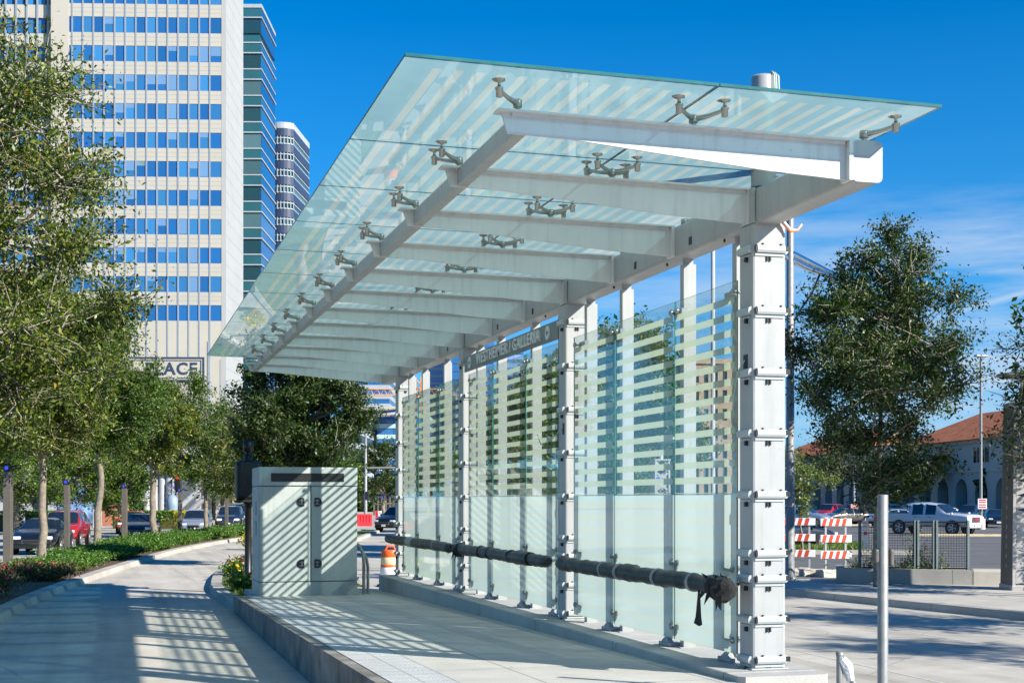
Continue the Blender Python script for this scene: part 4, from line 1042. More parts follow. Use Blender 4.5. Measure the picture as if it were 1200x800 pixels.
def samp_island(rng):
    Y = 29.3+ (rng.random()**1.5)*40; q0, q1 = along_line(ila,Y), along_line(ira,max(Y,31.6)); t = rng.random(); q = q0.lerp(q1,t); return (q.x,Y,.13)
blades('grass', 'short grass covering the island bed behind the cabinet', samp_island, 16000, .11, M['grassleaf'], 100, .012)
def samp_lot(rng):
    t, s = rng.random(), rng.random(); p = g0[0].lerp(g0[1],t).lerp(g0[3].lerp(g0[2],t),s); return (p.x,p.y,.16)
blades('grass', 'strip of sunlit grass in the car park behind the barricades', samp_lot, 5000, .16, M['grassleaf'], 101, .03)
# vines in the planter
rng = random.Random(5)
VG = 'young climbers in the planter'
for i in range(9):
    p = .35+ (L-.9)*(i+.5)/9 + rng.uniform(-.12,.12)
    q = along(p, .55+rng.uniform(-.1,.35), .44)
    r_ = np.random.default_rng(300+i)
    o = thing('climbing_plant', 'one of the thin yellow green climbers growing up the wire fence', 'climbing plant', q, 0, VG)
    mb = MB(); pts = []
    for k in range(5):
        hgt = r_.uniform(.3,1.25) if i % 4 else r_.uniform(.2,.6); x, y = r_.normal(size=2)*.12; tip = (x*2.2,y*1.2,hgt)
        mb.tube([(0,0,-.02),(x,y,hgt*.5),tip],[.008,.006,.003],4,caps=False)
        m = int(26*hgt)+12; t = r_.random(m)**1.3; pts.append(np.array([[x*2.2*a, y*1.2*a, hgt*a] for a in t])+r_.normal(size=(m,3))*.045)
    pts.append(r_.normal(size=(110,3))*np.array([.24,.12,.07])+np.array([0,0,.12]))
    mb.build('stems', M['twig'], o); link('foliage', leaf_mesh('foliage', np.concatenate(pts), .06, M['limeleaf'], r_), o)
q = pp; r_ = np.random.default_rng(77)
o = thing('climbing_plant', 'dark climber growing up the foot of the lattice pylon', 'climbing plant', (q.x, q.y, .15))
t = r_.random(900); pts = np.stack([r_.uniform(-.1,.55,900), r_.uniform(-.5,-.35,900), t*1.5*r_.random(900)],1)
link('foliage', leaf_mesh('foliage', pts, .07, M['oakdark'], r_), o).rotation_euler = (0,0,-YAW)
mb = MB()
for k in range(14): mb.tube([(-.1+.05*k,-.42,0),(-.1+.05*k,-.42,.5+.05*k)],.005,4)
for k in range(22): mb.tube([(-.1,-.42,.05*k+.02),(.6,-.42,.05*k+.05)],.005,4) 
ob = mb.build('wire_cage', M['fence'], o); ob.rotation_euler = (0,0,-YAW)
# hedges far left
for i,(u,D,w,m,lab) in enumerate(((163,108,2.0,'shrubleaf','clipped green hedge in front of the white portico'),(188,108,1.8,'shrubleaf','second clipped green hedge by the portico steps'),(213,110,1.6,'yellowleaf','yellow hedge beside the traffic signal'),(224,104,1.2,'yellowleaf','yellow flowering bush beside the silver car'),
        (8,100,2.4,'shrubleaf','green hedge across the avenue behind the first post'),(48,110,3,'shrubleaf','green hedge across the avenue behind the black sedan'))):
    rr2 = np.random.default_rng(400+i); o = thing('hedge', lab, 'hedge', at(u,D,0), -YAW, 'hedges across the avenue')
    pts = np.stack([rr2.uniform(-w,w,2600), rr2.uniform(-.6,.6,2600), np.abs(rr2.random(2600))**.5*1.35],1)
    link('foliage', leaf_mesh('foliage', pts, .17, M[m], rr2), o)
    mb = MB(); mb.bbox(-w*.95,w*.95,-.45,.45,0,1.1,.1); mb.build('branches', M['roseleaf'], o)

# ------------------------------------------------------------------ vehicles
def carpaint(name, c, metal=.0): return paint(name, c, .28, metal=metal, var=.03, sc=1, coat=.8)
ST = {
 'sedan': dict(st=[(-2.40,.70,.42,.72,.86,.60),(-2.28,.84,.30,.84,1.00,.68),(-1.80,.90,.24,.93,1.07,.70),(-1.00,.91,.22,.95,1.40,.57),(-.30,.92,.22,.95,1.47,.58),(-.18,.92,.22,.95,1.47,.58),(.50,.92,.22,.95,1.42,.57),(1.28,.91,.22,.95,1.02,.72),(1.9,.89,.24,.86,.93,.68),(2.28,.83,.28,.70,.78,.60),(2.44,.68,.38,.58,.66,.5)], wb=(-1.42,1.42), wr=.33),
 'suv': dict(st=[(-2.32,.74,.46,.95,1.30,.60),(-2.24,.88,.36,1.05,1.52,.66),(-1.75,.92,.30,1.08,1.72,.67),(-1.0,.93,.28,1.08,1.76,.68),(-.22,.93,.28,1.08,1.77,.68),(-.10,.93,.28,1.08,1.77,.68),(.55,.93,.28,1.08,1.70,.66),(1.25,.92,.28,1.07,1.16,.76),(1.85,.90,.30,1.00,1.08,.72),(2.22,.85,.34,.84,.94,.66),(2.36,.70,.42,.66,.76,.55)], wb=(-1.38,1.42), wr=.37),
 'pickup': dict(st=[(-2.95,.93,.50,.98,1.30,.90),(-2.90,.98,.48,1.04,1.38,.95),(-2.82,1.0,.47,1.05,1.39,.955),(-1.20,1.0,.46,1.06,1.40,.955),(-1.12,1.0,.46,1.22,1.93,.76),(-.98,1.0,.46,1.22,1.96,.77),(-.2,1.0,.44,1.24,1.98,.78),(-.05,1.0,.44,1.24,1.98,.78),(.66,1.0,.44,1.24,1.92,.76),(1.40,1.0,.44,1.24,1.36,.86),(2.2,1.0,.46,1.20,1.31,.87),(2.70,.99,.48,1.14,1.27,.86),(2.84,.97,.50,1.10,1.22,.84),(2.89,.93,.54,1.02,1.15,.80)], wb=(-1.88,1.82), wr=.42),
}
def lofted(kind, nm):
    S = ST[kind]['st']; n = len(S); sec = 8
    bm = bmesh.new(); rows = []
    for y, hw, zb, zbelt, zt, ht in S:
        low = zb+.13
        half = [(hw*.72,zb),(hw*.95,low),(hw,.45*low+.55*zbelt),(hw*.965,zbelt),(ht+.02,zt-.075 if zt-zbelt>.2 else (zbelt+zt)/2+.01),(ht*.86,zt-.012),(ht*.45,zt)]
        ring = [bm.verts.new((x,y,z)) for x,z in half] + [bm.verts.new((-x,y,z)) for x,z in half[::-1]]
        rows.append(ring)
    m = len(rows[0])
    cab = [i for i in range(n) if S[i][4]-S[i][3] > .4]
    c0, c1 = cab[0], cab[-1]
    for i in range(n-1):
        for k in range(m):
            f = bm.faces.new((rows[i][k], rows[i][(k+1)%m], rows[i+1][(k+1)%m], rows[i+1][k])); mi = 0
            side = k in (3, m-5)
            topf = k in (4,5,6,7,8)
            if side and c0 <= i < c1 and not (abs(S[i+1][0]-S[i][0]) < .16): mi = 2
            if topf and i == c1: mi = 1
            if topf and i == c0-1 and kind != 'suv': mi = 3
            if kind == 'pickup' and i == 4 and side: mi = 0
            if kind == 'suv' and topf and i == 0: mi = 3
            if kind == 'pickup' and topf and i == 2: mi = 4
            f.material_index = mi
    bm.faces.new(rows[0][::-1]); bm.faces.new(rows[-1])
    cl = bm.edges.layers.float.new('crease_edge'); cvl = bm.verts.layers.float.new('crease_vert')
    for v in bm.verts:
        if len([f for f in v.link_faces if f.material_index in (1,2,3)]) == 1: v[cvl] = 1.0
    for f in bm.faces:
        if f.material_index:
            for e in f.edges:
                if any(g.material_index != f.material_index for g in e.link_faces): e[cl] = .95
    bmesh.ops.recalc_face_normals(bm, faces=bm.faces)
    me = bpy.data.meshes.new(nm); bm.to_mesh(me); bm.free()
    for i in range(5): me.materials.append(M['black'])
    o = bpy.data.objects.new(nm, me); COL.objects.link(o); md = o.modifiers.new('s','SUBSURF'); md.levels = 2; md.render_levels = 2
    dg = bpy.context.evaluated_depsgraph_get(); ev = bpy.data.meshes.new_from_object(o.evaluated_get(dg)); bpy.data.objects.remove(o)
    out = {}
    for mi in (0,1,2,3,4,5):
        b = bmesh.new(); b.from_mesh(ev)
        bmesh.ops.delete(b, geom=[f for f in b.faces if (f.material_index != mi if mi not in (2,5) else f.material_index != 2 or (f.calc_center_median().x > 0) != (mi == 2))], context='FACES')
        for f in b.faces: f.smooth = True; f.material_index = 0
        if len(b.faces):
            q = bpy.data.meshes.new(nm+str(mi)); b.to_mesh(q); out[mi] = q
        b.free()
    return out
LOFT = {k: lofted(k, 'car_'+k) for k in ST}
def wheel_mesh(r):
    t = MB(); t.lathe([(r*.62,-.10),(r*.93,-.11),(r,-.07),(r,.07),(r*.93,.11),(r*.62,.10)],24,(0,0,0),'x')
    m = MB(); m.lathe([(r*.16,.085),(r*.60,.07),(r*.66,.10),(r*.66,.112),(r*.60,.112),(r*.57,.08)],20,(0,0,0),'x')
    for k in range(5):
        a = 2*math.pi*k/5; c, s = math.cos(a), math.sin(a)
        m.extr([(r*.08,-r*.09),(r*.62,-r*.075),(r*.62,r*.075),(r*.08,r*.09)], .088, .112, lambda p,q,x:(x, p*c-q*s, p*s+q*c))
    return t.mesh('tyre', M['rubber']), m.mesh('rim', M['alloy'])
WM = {k: wheel_mesh(ST[k]['wr']) for k in ST}
def car(name, lab, kind, p, rot, mat, cat='car', group=None, plate=True, lights=False, grp_logo=None, glass='carglass', sc=1.0):
    o = thing(name, lab, cat, p, rot, group); o.scale = (sc,sc,sc)
    Lf = LOFT[kind]; S = ST[kind]; wr = S['wr']
    def put(nm, me, mt, par=o):
        me = me.copy(); me.materials.clear(); me.materials.append(mt); return link(nm, me, par)
    put('body', Lf[0], mat)
    for mi, nm in ((1,'windscreen'),(2,'side_window'),(5,'side_window'),(3,'rear_window'),(4,'load_bed')):
        if mi in Lf: put(nm, Lf[mi], M[glass] if mi != 4 else M['rubber'])
    st = S['st']; yf, yr = st[-1][0], st[0][0]; hw = st[5][1]; zf = st[-1][3]-(.12 if kind == 'pickup' else 0); zr = st[1][3]
    for yw in S['wb']:
        for s in (-1,1):
            mb = MB(); mb.lathe([(wr*1.16,-.02),(wr*1.16,.012),(wr*1.12,.014)],24,(s*(hw-.012),yw,wr*1.02),'x'); mb.build('wheel_arch', M['rubber'], o)
            w = link('wheel', WM[kind][0], o); w.location = (s*(hw-.075),yw,wr); w.rotation_euler = (0,0,0 if s > 0 else math.pi)
            link('rim', WM[kind][1], w)
    zl = zf+.04
    for s in (-1,1):
        mb = MB(); x0, x1 = sorted((s*.44, s*(st[-1][1]+.08)))
        mb.bbox(x0,x1,yf-.20,yf-.02,zl,zl+(.13 if kind!='pickup' else .2),.03); mb.build('headlight', M['lens'] if not lights else M['lamp_on'], o)
        x0, x1 = sorted((s*.52, s*(st[0][1]+.06)))
        mb = MB(); mb.bbox(x0,x1,yr+.0,yr+.16,zr-.10 if kind!='pickup' else .85,zr+.07 if kind!='pickup' else 1.15,.03); mb.build('taillight', M['taillens'], o)
        mb = MB(); x0, x1 = sorted((s*(hw+.0), s*(hw+.17))); yy = st[-4][0]-.35; mb.bbox(x0,x1,yy-.06,yy+.05,st[7][3]+.02,st[7][3]+.15,.03); mb.build('mirror', mat, o)
        mb = MB(); 
        for y in (-.75,.25): mb.bbox(*sorted((s*(hw-.005),s*(hw+.018))),y-.09,y+.09,st[5][3]-.14,st[5][3]-.11,.005)
        mb.build('door_handle', M['chromedark'], o)
    gz0, gz1 = (.44,.62) if kind == 'sedan' else (.52,.72) if kind == 'suv' else (.76,1.10)
    mb = MB(); mb.bbox(-.42 if kind!='pickup' else -.5,.42 if kind!='pickup' else .5,yf-.10,yf+.015,gz0,gz1,.03); g = mb.build('grille', M['chromedark'], o)
    mb = MB(); mb.bbox(-.36 if kind!='pickup' else -.44,.36 if kind!='pickup' else .44,yf+.0155,yf+.022,gz0+.03,gz1-.03,.003); mb.build('grille_mesh', M['darkmetal'] if kind != 'pickup' else M['chromedark'], g)
    mb = MB(); bm_ = M['black'] if kind != 'pickup' else mat; mb.bbox(-.72,.72,yf-.22,yf-.02,st[-1][2]-.12,st[-1][2]+.05,.04); mb.build('bumper', bm_, o); mb = MB(); mb.bbox(-.75,.75,yr-.03,yr+.25,st[0][2]-.12,st[0][2]+.06,.04); mb.build('bumper', bm_, o)
    if plate:
        mb = MB(); mb.bbox(-.16,.16,yf+.023,yf+.034,st[-1][2]-.02,st[-1][2]+.12,.004); mb.build('number_plate', M['plate'], o); mb = MB(); mb.bbox(-.16,.16,yr-.04,yr-.03,st[0][2]+.02,st[0][2]+.16,.004); mb.build('number_plate', M['plate'], o)
    return o
M['lamp_on'] = emit('headlamp_on', (1,.75,.45), 2.0)
CP = {n: carpaint(n+'_car_paint', c, m) for n, c, m in (('black',(.008,.009,.012),0),('navy',(.012,.03,.075),.2),('silver',(.42,.47,.53),.6),('red',(.42,.012,.02),.1),('white',(.6,.61,.62),0),('tan',(.15,.13,.105),.5),('blue',(.03,.09,.28),.3),('dkblue',(.015,.035,.08),.2),('lightblue',(.35,.47,.6),.4))}
car('parked_car', 'black sedan with a chrome framed grille behind the pale oak trunk', 'sedan', at(51,58.5), heading(8), CP['black'], group='cars on the avenue', plate=False)
car('parked_car', 'red hatchback half hidden behind the black sedan', 'suv', at(77,67.5), heading(8), CP['red'], group='cars on the avenue', sc=.96)
car('parked_car', 'black sedan with a white front plate between two oak trunks', 'sedan', at(165,77), heading(9), CP['black'], group='cars on the avenue')
car('parked_car', 'silver blue hatchback behind the slim oak trunk', 'suv', at(231,89), heading(6), CP['silver'], group='cars on the avenue', sc=.9)
car('parked_car', 'dark blue patrol car with lit headlamps beside the pedestal', 'suv', at(270,104), heading(7), CP['navy'], group='cars on the avenue', lights=True)
car('parked_car', 'blue van following behind the dark blue patrol car', 'suv', at(278,116), heading(7), CP['dkblue'], group='cars on the avenue', plate=False, sc=1.08)
car('parked_car', 'orange car roof showing behind the black sedan with the white plate', 'sedan', at(157,92), heading(9), carpaint('orange_car_paint',(.75,.12,.03)), group='cars on the avenue', plate=False)
car('parked_car', 'dark car half hidden behind the last shelter post', 'suv', at(470,97), heading(-25), CP['black'], lights=False)
PG = 'vehicles in the car park'
tr = car('pickup_truck', 'white crew cab pick-up truck with a chrome grille in the car park', 'pickup', at(1094,90,.012), heading(44), CP['white'], 'pickup truck', PG)
text('GMC', .21, .008, M['redtext'], 'lettering', tr, (0,2.922,.93), (R(90),0,R(180)), .012)
car('parked_car', 'tan sedan parked in front of the red sport utility', 'sedan', at(992,124,.012), heading(-70), CP['tan'], group=PG)
car('parked_car', 'red sport utility car facing the barricades', 'suv', at(972,142,.012), heading(-38), CP['red'], group=PG)
car('parked_car', 'black sport utility behind the tan sedan', 'suv', at(1008,148,.012), heading(120), CP['black'], group=PG, plate=False)
car('parked_car', 'white hatchback with its tail lights towards us above the pick-up bed', 'suv', at(1043,158,.012), heading(172), CP['white'], group=PG)
car('parked_car', 'light blue sedan low behind the pick-up bed', 'sedan', at(1052,112,.012), heading(100), CP['lightblue'], group=PG, plate=False)
car('parked_car', 'blue and white sport utility behind the pick-up cab', 'suv', at(1090,140,.012), heading(95), CP['lightblue'], group=PG, plate=False, sc=1.1)
car('parked_car', 'white sedan behind the pick-up bonnet', 'sedan', at(1113,135,.012), heading(80), CP['white'], group=PG, plate=False)
car('parked_car', 'dark blue sport utility beside the car park lamp pole', 'suv', at(1138,126,.012), heading(-40), CP['dkblue'], group=PG, plate=False)
car('parked_car', 'black sedan with a lit headlamp beside the car park lamp pole', 'sedan', at(1166,112,.012), heading(-12), CP['black'], group=PG)
car('parked_car', 'dark car with a red tail light half hidden behind the striped barricades', 'sedan', at(918,62,.012), heading(118), CP['black'], group=PG, plate=False)
car('parked_car', 'pale grey car glimpsed under the young tree', 'suv', at(938,110,.012), heading(60), CP['silver'], group=PG, plate=False)
for i,(u,D,w) in enumerate(((1112,84.5,2.0),(1172,84,2.0),(1003,118,2.2))):
    mb = MB(); mb.bbox(-w,w,-.1,.1,0,.14,.03); o = mb.build('wheel_stop', M['stopyellow']); o.location = at(u,D,.012); o.rotation_euler = (0,0,-YAW)
    tag(o, ('yellow concrete wheel stop under the front of the pick-up','yellow concrete wheel stop beside the lattice pylon','yellow concrete wheel stop behind the tan sedan')[i], 'wheel stop', 'wheel stops in the car park')

# ------------------------------------------------------------------ buildings
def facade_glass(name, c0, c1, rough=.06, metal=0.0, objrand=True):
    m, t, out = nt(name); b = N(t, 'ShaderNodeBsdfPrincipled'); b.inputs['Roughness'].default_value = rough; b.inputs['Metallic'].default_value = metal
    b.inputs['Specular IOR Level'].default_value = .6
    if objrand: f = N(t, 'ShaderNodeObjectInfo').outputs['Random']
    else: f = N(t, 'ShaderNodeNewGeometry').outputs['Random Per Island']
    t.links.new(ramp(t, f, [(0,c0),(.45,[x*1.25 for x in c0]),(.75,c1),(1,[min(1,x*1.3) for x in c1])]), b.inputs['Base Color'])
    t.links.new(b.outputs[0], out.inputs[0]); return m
M['cream'] = paint('cream_stone', (.49,.45,.37), .8, var=.05, sc=.25)
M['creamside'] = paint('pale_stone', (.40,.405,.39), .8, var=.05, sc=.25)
M['winblue'] = facade_glass('sky_reflect_window', (.018,.11,.30), (.04,.18,.38))  # blue base colour stands in for the sky reflected in the panes
M['winblue2'] = facade_glass('sky_reflect_window_rows', (.018,.11,.30), (.04,.18,.38), objrand=False)  # same sky reflection put into the colour, for the merged rows
M['blind'] = paint('window_blind', (.13,.27,.46), .7, var=.05, sc=.1)
M['fin'] = paint('window_fin', (.27,.31,.36), .5, var=.05)
def frame(u, D, deg):
    """local x runs to the viewer's right (turned by deg away from the viewer), local y away from the viewer"""
    return at(u, D), -YAW + R(deg)
o0, rz = frame(260.5, 193, 2.0)
pt_ = thing('office_tower', 'tall cream stone office tower with rows of blue windows rising behind the street trees', 'office tower', o0, rz)
PX = 193/F
def ux(u): return (u-260.5)*PX*1.002
HT = 92.0; z376 = zat(376,193)
fl = 33.63*PX; wh = 18.4*PX; pit = 12.25*PX
mb = MB(); ground_z = 0
# horizontal spandrels as real wall between window rows; glass sits 25 cm back
rowsz = [zat(376,193)+fl*k for k in range(17)]
xl, xr = ux(83), ux(259.6)
def wallbox(x0, x1, z0, z1, y0=0, y1=1.0): mb.box(x0,x1,y0,y1,z0,z1)
wallbox(xl, xr, 0, rowsz[0]-.002)
for k, z in enumerate(rowsz):
    wallbox(xl, xr, z+wh, (rowsz[k+1] if k < 16 else HT)-.002)
wallbox(ux(62.5), xl-.002, 0, HT, -.12)
wallbox(xr+.002, 0, 0, HT, -.02)
xl2, xr2 = ux(-58), ux(62.3)
wallbox(xl2, xr2, 0, rowsz[0]-.002, .8, 1.8)
for k, z in enumerate(rowsz): wallbox(xl2, xr2, z+wh, (rowsz[k+1] if k < 16 else HT)-.002, .8, 1.8)
mb.build('front_wall', M['cream'], pt_)
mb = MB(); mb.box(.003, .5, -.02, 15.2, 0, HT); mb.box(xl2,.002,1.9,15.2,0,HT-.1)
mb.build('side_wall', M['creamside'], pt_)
mb = MB()
for k in range(46): mb.box(.5005,.506,.1,15.1,2*k,2*k+.05)
mb.build('panel_joint', M['fin'], pt_)
mb = MB()
for k in range(17):
    for j in (.33,.66): z = rowsz[k]+wh+(fl-wh)*j; mb.box(xl,xr,-.006,-.0005,z,z+.035)
mb.build('panel_joint', M['fin'], pt_)
wx = [(ux(83.2),ux(86.2))] + [(ux(87.2+12.25*i),ux(87.2+12.25*i+10.6)) for i in range(13)] + [(ux(246.9),ux(259.2))]
# one window mesh per width, shared
wide = wx[1][1]-wx[1][0]; 
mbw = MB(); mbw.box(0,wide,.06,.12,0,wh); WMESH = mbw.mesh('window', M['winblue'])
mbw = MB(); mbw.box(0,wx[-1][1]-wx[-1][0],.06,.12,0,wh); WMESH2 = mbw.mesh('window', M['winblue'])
cnt = 0; rest = MB(); rg = random.Random(3); BL = MB()
order = [(k,i) for k in range(0,12) for i in range(len(wx))]
for k, z in enumerate(rowsz):
    for i,(x0,x1) in enumerate(wx):
        if 1 <= k <= 10 and 4 <= i and cnt < 100:
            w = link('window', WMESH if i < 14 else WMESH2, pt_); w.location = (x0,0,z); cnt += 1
            if rg.random() < (.6 if k in (2,4,8) else .3):
                hgt = wh*rg.choice((.3,.45,.6,.95)); mb = MB(); mb.box(.05,x1-x0-.05,.045,.0595,wh-hgt,wh); link('blind', mb.mesh('blind', M['blind']), w)
        else: rest.box(x0,x1,.06,.12,z,z+wh)
    x = xl2+.3
    while x < xr2-1.2: rest.box(x,x+1.2,1.05,1.1,z,z+wh); x += pit
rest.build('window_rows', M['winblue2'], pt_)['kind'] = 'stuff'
for i in range(14):
    mb = MB(); x = ux(86.7+12.25*i) if i else ux(86.7); mb.box(x-.10,x+.10,-.06,.055,zat(420,193),HT-.5); mb.build('window_fin', M['fin'], pt_)
for i in range(9):
    mb = MB(); x = ux(57-12.25*i); mb.box(x-.12,x+.12,.66,.79,zat(420,193),HT-.5); mb.build('window_fin', M['fin'], pt_)
mb = MB()
for i in range(15): mb.box(ux(86.7+12.25*i)-.05,ux(86.7+12.25*i)+.05,-.03,-.0005,zat(520,193),zat(421,193))
mb.box(ux(244.5)-.12,ux(244.5)+.12,-.08,-.0005,0,zat(400,193))
mb.build('wall_groove', M['fin'], pt_)
x0, x1, z0, z1 = ux(148), ux(240), zat(447,193), zat(418.5,193)
mb = MB(); mb.box(x0,x1,-.14,-.081,z0,z1); sgn = mb.build('name_sign', M['cream'], pt_)
mb = MB()
for e, w in ((0,.24),(.42,.10)):
    mb.box(x0+e,x1-e,-.2,-.1405,z0+e,z0+e+w); mb.box(x0+e,x1-e,-.2,-.1405,z1-e-w,z1-e); mb.box(x0+e,x0+e+w,-.2,-.1405,z0+e+w,z1-e-w); mb.box(x1-e-w,x1-e,-.2,-.1405,z0+e+w,z1-e-w)
mb.build('sign_border', M['navy'], sgn)
text('PLACE', 2.25, .03, M['navy'], 'lettering', sgn, ((x0+x1)/2+.9,-.17,(z0+z1)/2), (R(90),0,0), .05, 1.12)
# portico at the foot of the tower
po = thing('portico', 'entrance portico with white columns and a flat blue canopy beside the traffic signal', 'portico', at(197,122), -YAW)
k = 122/F
mb = MB(); mb.bbox(-20*k,22*k,-2.4,2.4,zat(552,122),zat(546.5,122),.05); mb.build('canopy', paint('blue_canopy',(.10,.19,.33),.5), po)
mb = MB(); mb.box(-20*k,22*k,-2.45,-2.405,zat(554,122)+.12,zat(552,122)+.12); mb.build('canopy_edge', M['cream'], po)
for u in (178,187,195.5,203.5,214):
    mb = MB(); mb.lathe([(.34,0),(.30,.25),(.27,zat(553,122))],14,((u-197)*k,-1.6,0)); mb.build('column', M['white'], po)
mb = MB(); mb.box(-22*k,24*k,2.5,2.8,0,5.2); mb.build('back_wall', paint('portico_dark',(.12,.14,.16),.3), po)
# low storefronts behind the trees on the left
lo = thing('storefront', 'low white storefront with dark openings behind the first brown post', 'shop building', at(30,140), -YAW)
k = 140/F
mb = MB(); mb.box(-70*k,70*k,0,6,3.6,6.6); 
for u in (-70,-38,-6,26,56): mb.box((u)*k,(u+12)*k,0,6,0,3.598)
mb.build('wall', M['white'], lo)
mb = MB(); mb.box(-69*k,69*k,.6,5.9,0,3.59); mb.build('window', M['carglass'], lo)
mb = MB(); mb.bbox(-70*k,70*k,-1.6,-.003,3.5,3.72,.02); mb.build('awning', M['fin'], lo)
ki = thing('brick_kiosk', 'red brick wall block with a white band between two oak trunks', 'brick wall', at(131,118), -YAW)
mb = MB(); mb.box(-.9,.9,0,2,0,2.0); mb.box(-.9,.9,0,2,2.25,3.1); mb.build('wall', paint('red_brick',(.42,.16,.09),.85,var=.25,sc=8), ki)
mb = MB(); mb.box(-.92,.92,-.02,2.02,2.003,2.247); mb.build('band', M['white'], ki)
hb = thing('construction_banner', 'blue and white printed hoarding beyond the red car', 'hoarding', at(93,130), -YAW)
mb = MB(); mb.bbox(-2.2,2.2,0,.15,0,3.4,.02); mb.build('panel', paint('banner_print',(.22,.34,.55),.6,var=.8,sc=1.1), hb)
bs = thing('white_building', 'pale low building with tall narrow windows behind the silver car', 'building', at(262,150), -YAW)
k = 150/F
mb = MB(); mb.box(-34*k,40*k,2,12,5.0,7.4)
for i in range(8): mb.box((-34+10*i)*k,(-29+10*i)*k,2,12,0,4.998)
mb.build('wall', M['cream'], bs)
mb = MB(); mb.box(-33*k,39*k,2.5,11.5,0,4.99); mb.build('window', M['carglass'], bs)

# teal glass tower
def camdir(): return Vector((CA,-SA,0)), Vector((SA,CA,0))
RT, FW = camdir()
M['tealwin'] = facade_glass('teal_window', (.018,.06,.075), (.08,.16,.175), objrand=True)
M['tealsp'] = paint('teal_spandrel', (.03,.12,.145), .15, var=.1, sc=.2)
M['tealside'] = facade_glass('blue_side_glass', (.012,.08,.22), (.03,.15,.32))
M['alum'] = paint('pale_aluminium', (.42,.45,.47), .4, var=.05)
q0 = at(306,240); tt = thing('glass_tower', 'slim teal glass tower with white floor lines beside the cream tower', 'glass tower', q0, -YAW+R(.6))
k = 240/F; FH = 31*k; top = zat(8.5,240); wf = 46*k; dep = 15.2
sl = 15.2*(-.55/14.6)
mb = MB(); mb.box(-wf,-.32,.32,dep,0,top-.1); mb.build('core', M['tealsp'], tt)
n = 0
for i in range(19):
    zt_ = top - FH*i - (1.5 if i else 0)
    mb = MB(); mb.box(-wf,.0,.05,.3,zt_-FH*.40,zt_); mb.build('spandrel', M['tealsp'], tt)
    for j in range(4):
        x1 = -.1-j*3.2
        mb = MB(); mb.box(x1-3.05,x1,.1,.3,zt_-FH*.985,zt_-FH*.41); mb.build('window', M['tealwin'], tt)
    mb = MB(); mb.box(-.3,-.02,.31,dep,zt_-FH*.985,zt_-FH*.02); mb.build('side_glazing', M['tealside'], tt)
    for zz, pr in ((zt_-.12,.05),(zt_-FH*.40-.1,.14)):
        mb = MB(); mb.box(-wf,.0,-pr,.045,zz,zz+.2); mb.box(.003,pr+.05,-pr,dep,zz,zz+.2); mb.build('floor_line', M['alum'], tt)
mb = MB(); mb.box(-wf,.1,0,.5,top-.05,top+.5); mb.box(-.3,.1,.503,dep,top-.05,top+.5); mb.build('parapet', M['alum'], tt)
# dark rounded tower farther away
q0 = at(331,330); rt = thing('rounded_tower', 'dark tower with rounded corner and white framed window bands behind the teal tower', 'tower', q0, -YAW)
k = 330/F; top = zat(150,330)
def rpoly(ex):
    p = []
    for i in range(13):
        a = R(180+15*i*.75); p.append((1.0+(4.6+ex)*math.cos(a)*.85-1.4, 4.6+(4.6+ex)*math.sin(a)))
    p += [(3.4+ex,20),(-3.2-ex,20)]; return p
z = top; i = 0
while z > 20:
    h = 9*k; mb = MB(); mb.prism(rpoly(0), z-h, z); mb.build('dark_band', M['navy'], rt)
    mb = MB(); mb.prism(rpoly(-.25), z-h-10*k, z-h-.003); w = mb.build('window', M['tealwin'], rt)
    mb = MB(); pl = rpoly(.02)
    for q in pl[:-2:1]: mb.box(q[0]-.09,q[0]+.09,q[1]-.12,q[1]+.12,z-h-9.8*k,z-h-.1)
    for zz in (z-h-10*k+.1, z-h-.55): mb.prism(rpoly(.03), zz, zz+.22)
    mb.build('window_frame', M['alum'], w)
    z -= 19*k; i += 1
mb = MB(); mb.prism(rpoly(.03), top+.003, top+1.4); mb.build('parapet', M['alum'], rt)

# blue office blocks beyond the shelter
def banded(name, lab, u0, u1, vtop, D, deg, gl, band, nband, frac, depth=25, grp=None):
    o = thing(name, lab, 'office block', at(u0, D), -YAW+R(deg), grp)
    w = (u1-u0)*D/F; h = zat(vtop, D)
    mb = MB(); mb.box(0,w,.3,depth,0,h-.3); mb.build('core', gl, o)
    fh = h/nband
    for i in range(nband):
        mb = MB(); mb.box(-.1,w+.1,-.1,depth+.1,fh*(i+1)-fh*frac,fh*(i+1)); mb.build('floor_band', band, o)
        mb = MB(); nn_ = max(2,int(w/3.5))
        for j in range(nn_): mb.box(w*j/nn_+.05,w*(j+1)/nn_-.05,.1,.28,fh*i+.05,fh*(i+1)-fh*frac-.05)
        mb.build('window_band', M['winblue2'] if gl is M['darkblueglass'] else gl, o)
    return o
M['darkblueglass'] = paint('dark_blue_glass', (.012,.045,.16), .08, var=.2, sc=.1)
M['paleblueglass'] = paint('pale_blue_glass', (.20,.36,.58), .12, var=.15, sc=.1)
M['greenwhite'] = paint('pale_green_band', (.50,.68,.66), .4, var=.05, sc=.1)
M['bluepanel'] = paint('blue_panel', (.06,.15,.36), .3, var=.1, sc=.1)
banded('office_block', 'grey office block with small white windows behind the dark spreading tree', 392, 424, 488, 300, 0, M['navy'], M['alum'], 7, .42)
banded('office_block', 'dark blue glass office block beside the last shelter post', 422, 442, 483, 330, 0, M['darkblueglass'], M['bluepanel'], 12, .2)
banded('office_block', 'blue office block with pale green floor bands beside the last shelter post', 442, 500, 484, 325, 0, M['darkblueglass'], M['greenwhite'], 9, .40)
banded('office_block', 'pale blue banded office block behind the curved blue roof', 420, 456, 440, 480, 0, M['darkblueglass'], M['alum'], 14, .5)
banded('office_block', 'blue tower with pale bands seen above the farthest glass bay', 501, 524, 405, 520, 0, M['paleblueglass'], M['alum'], 22, .35)
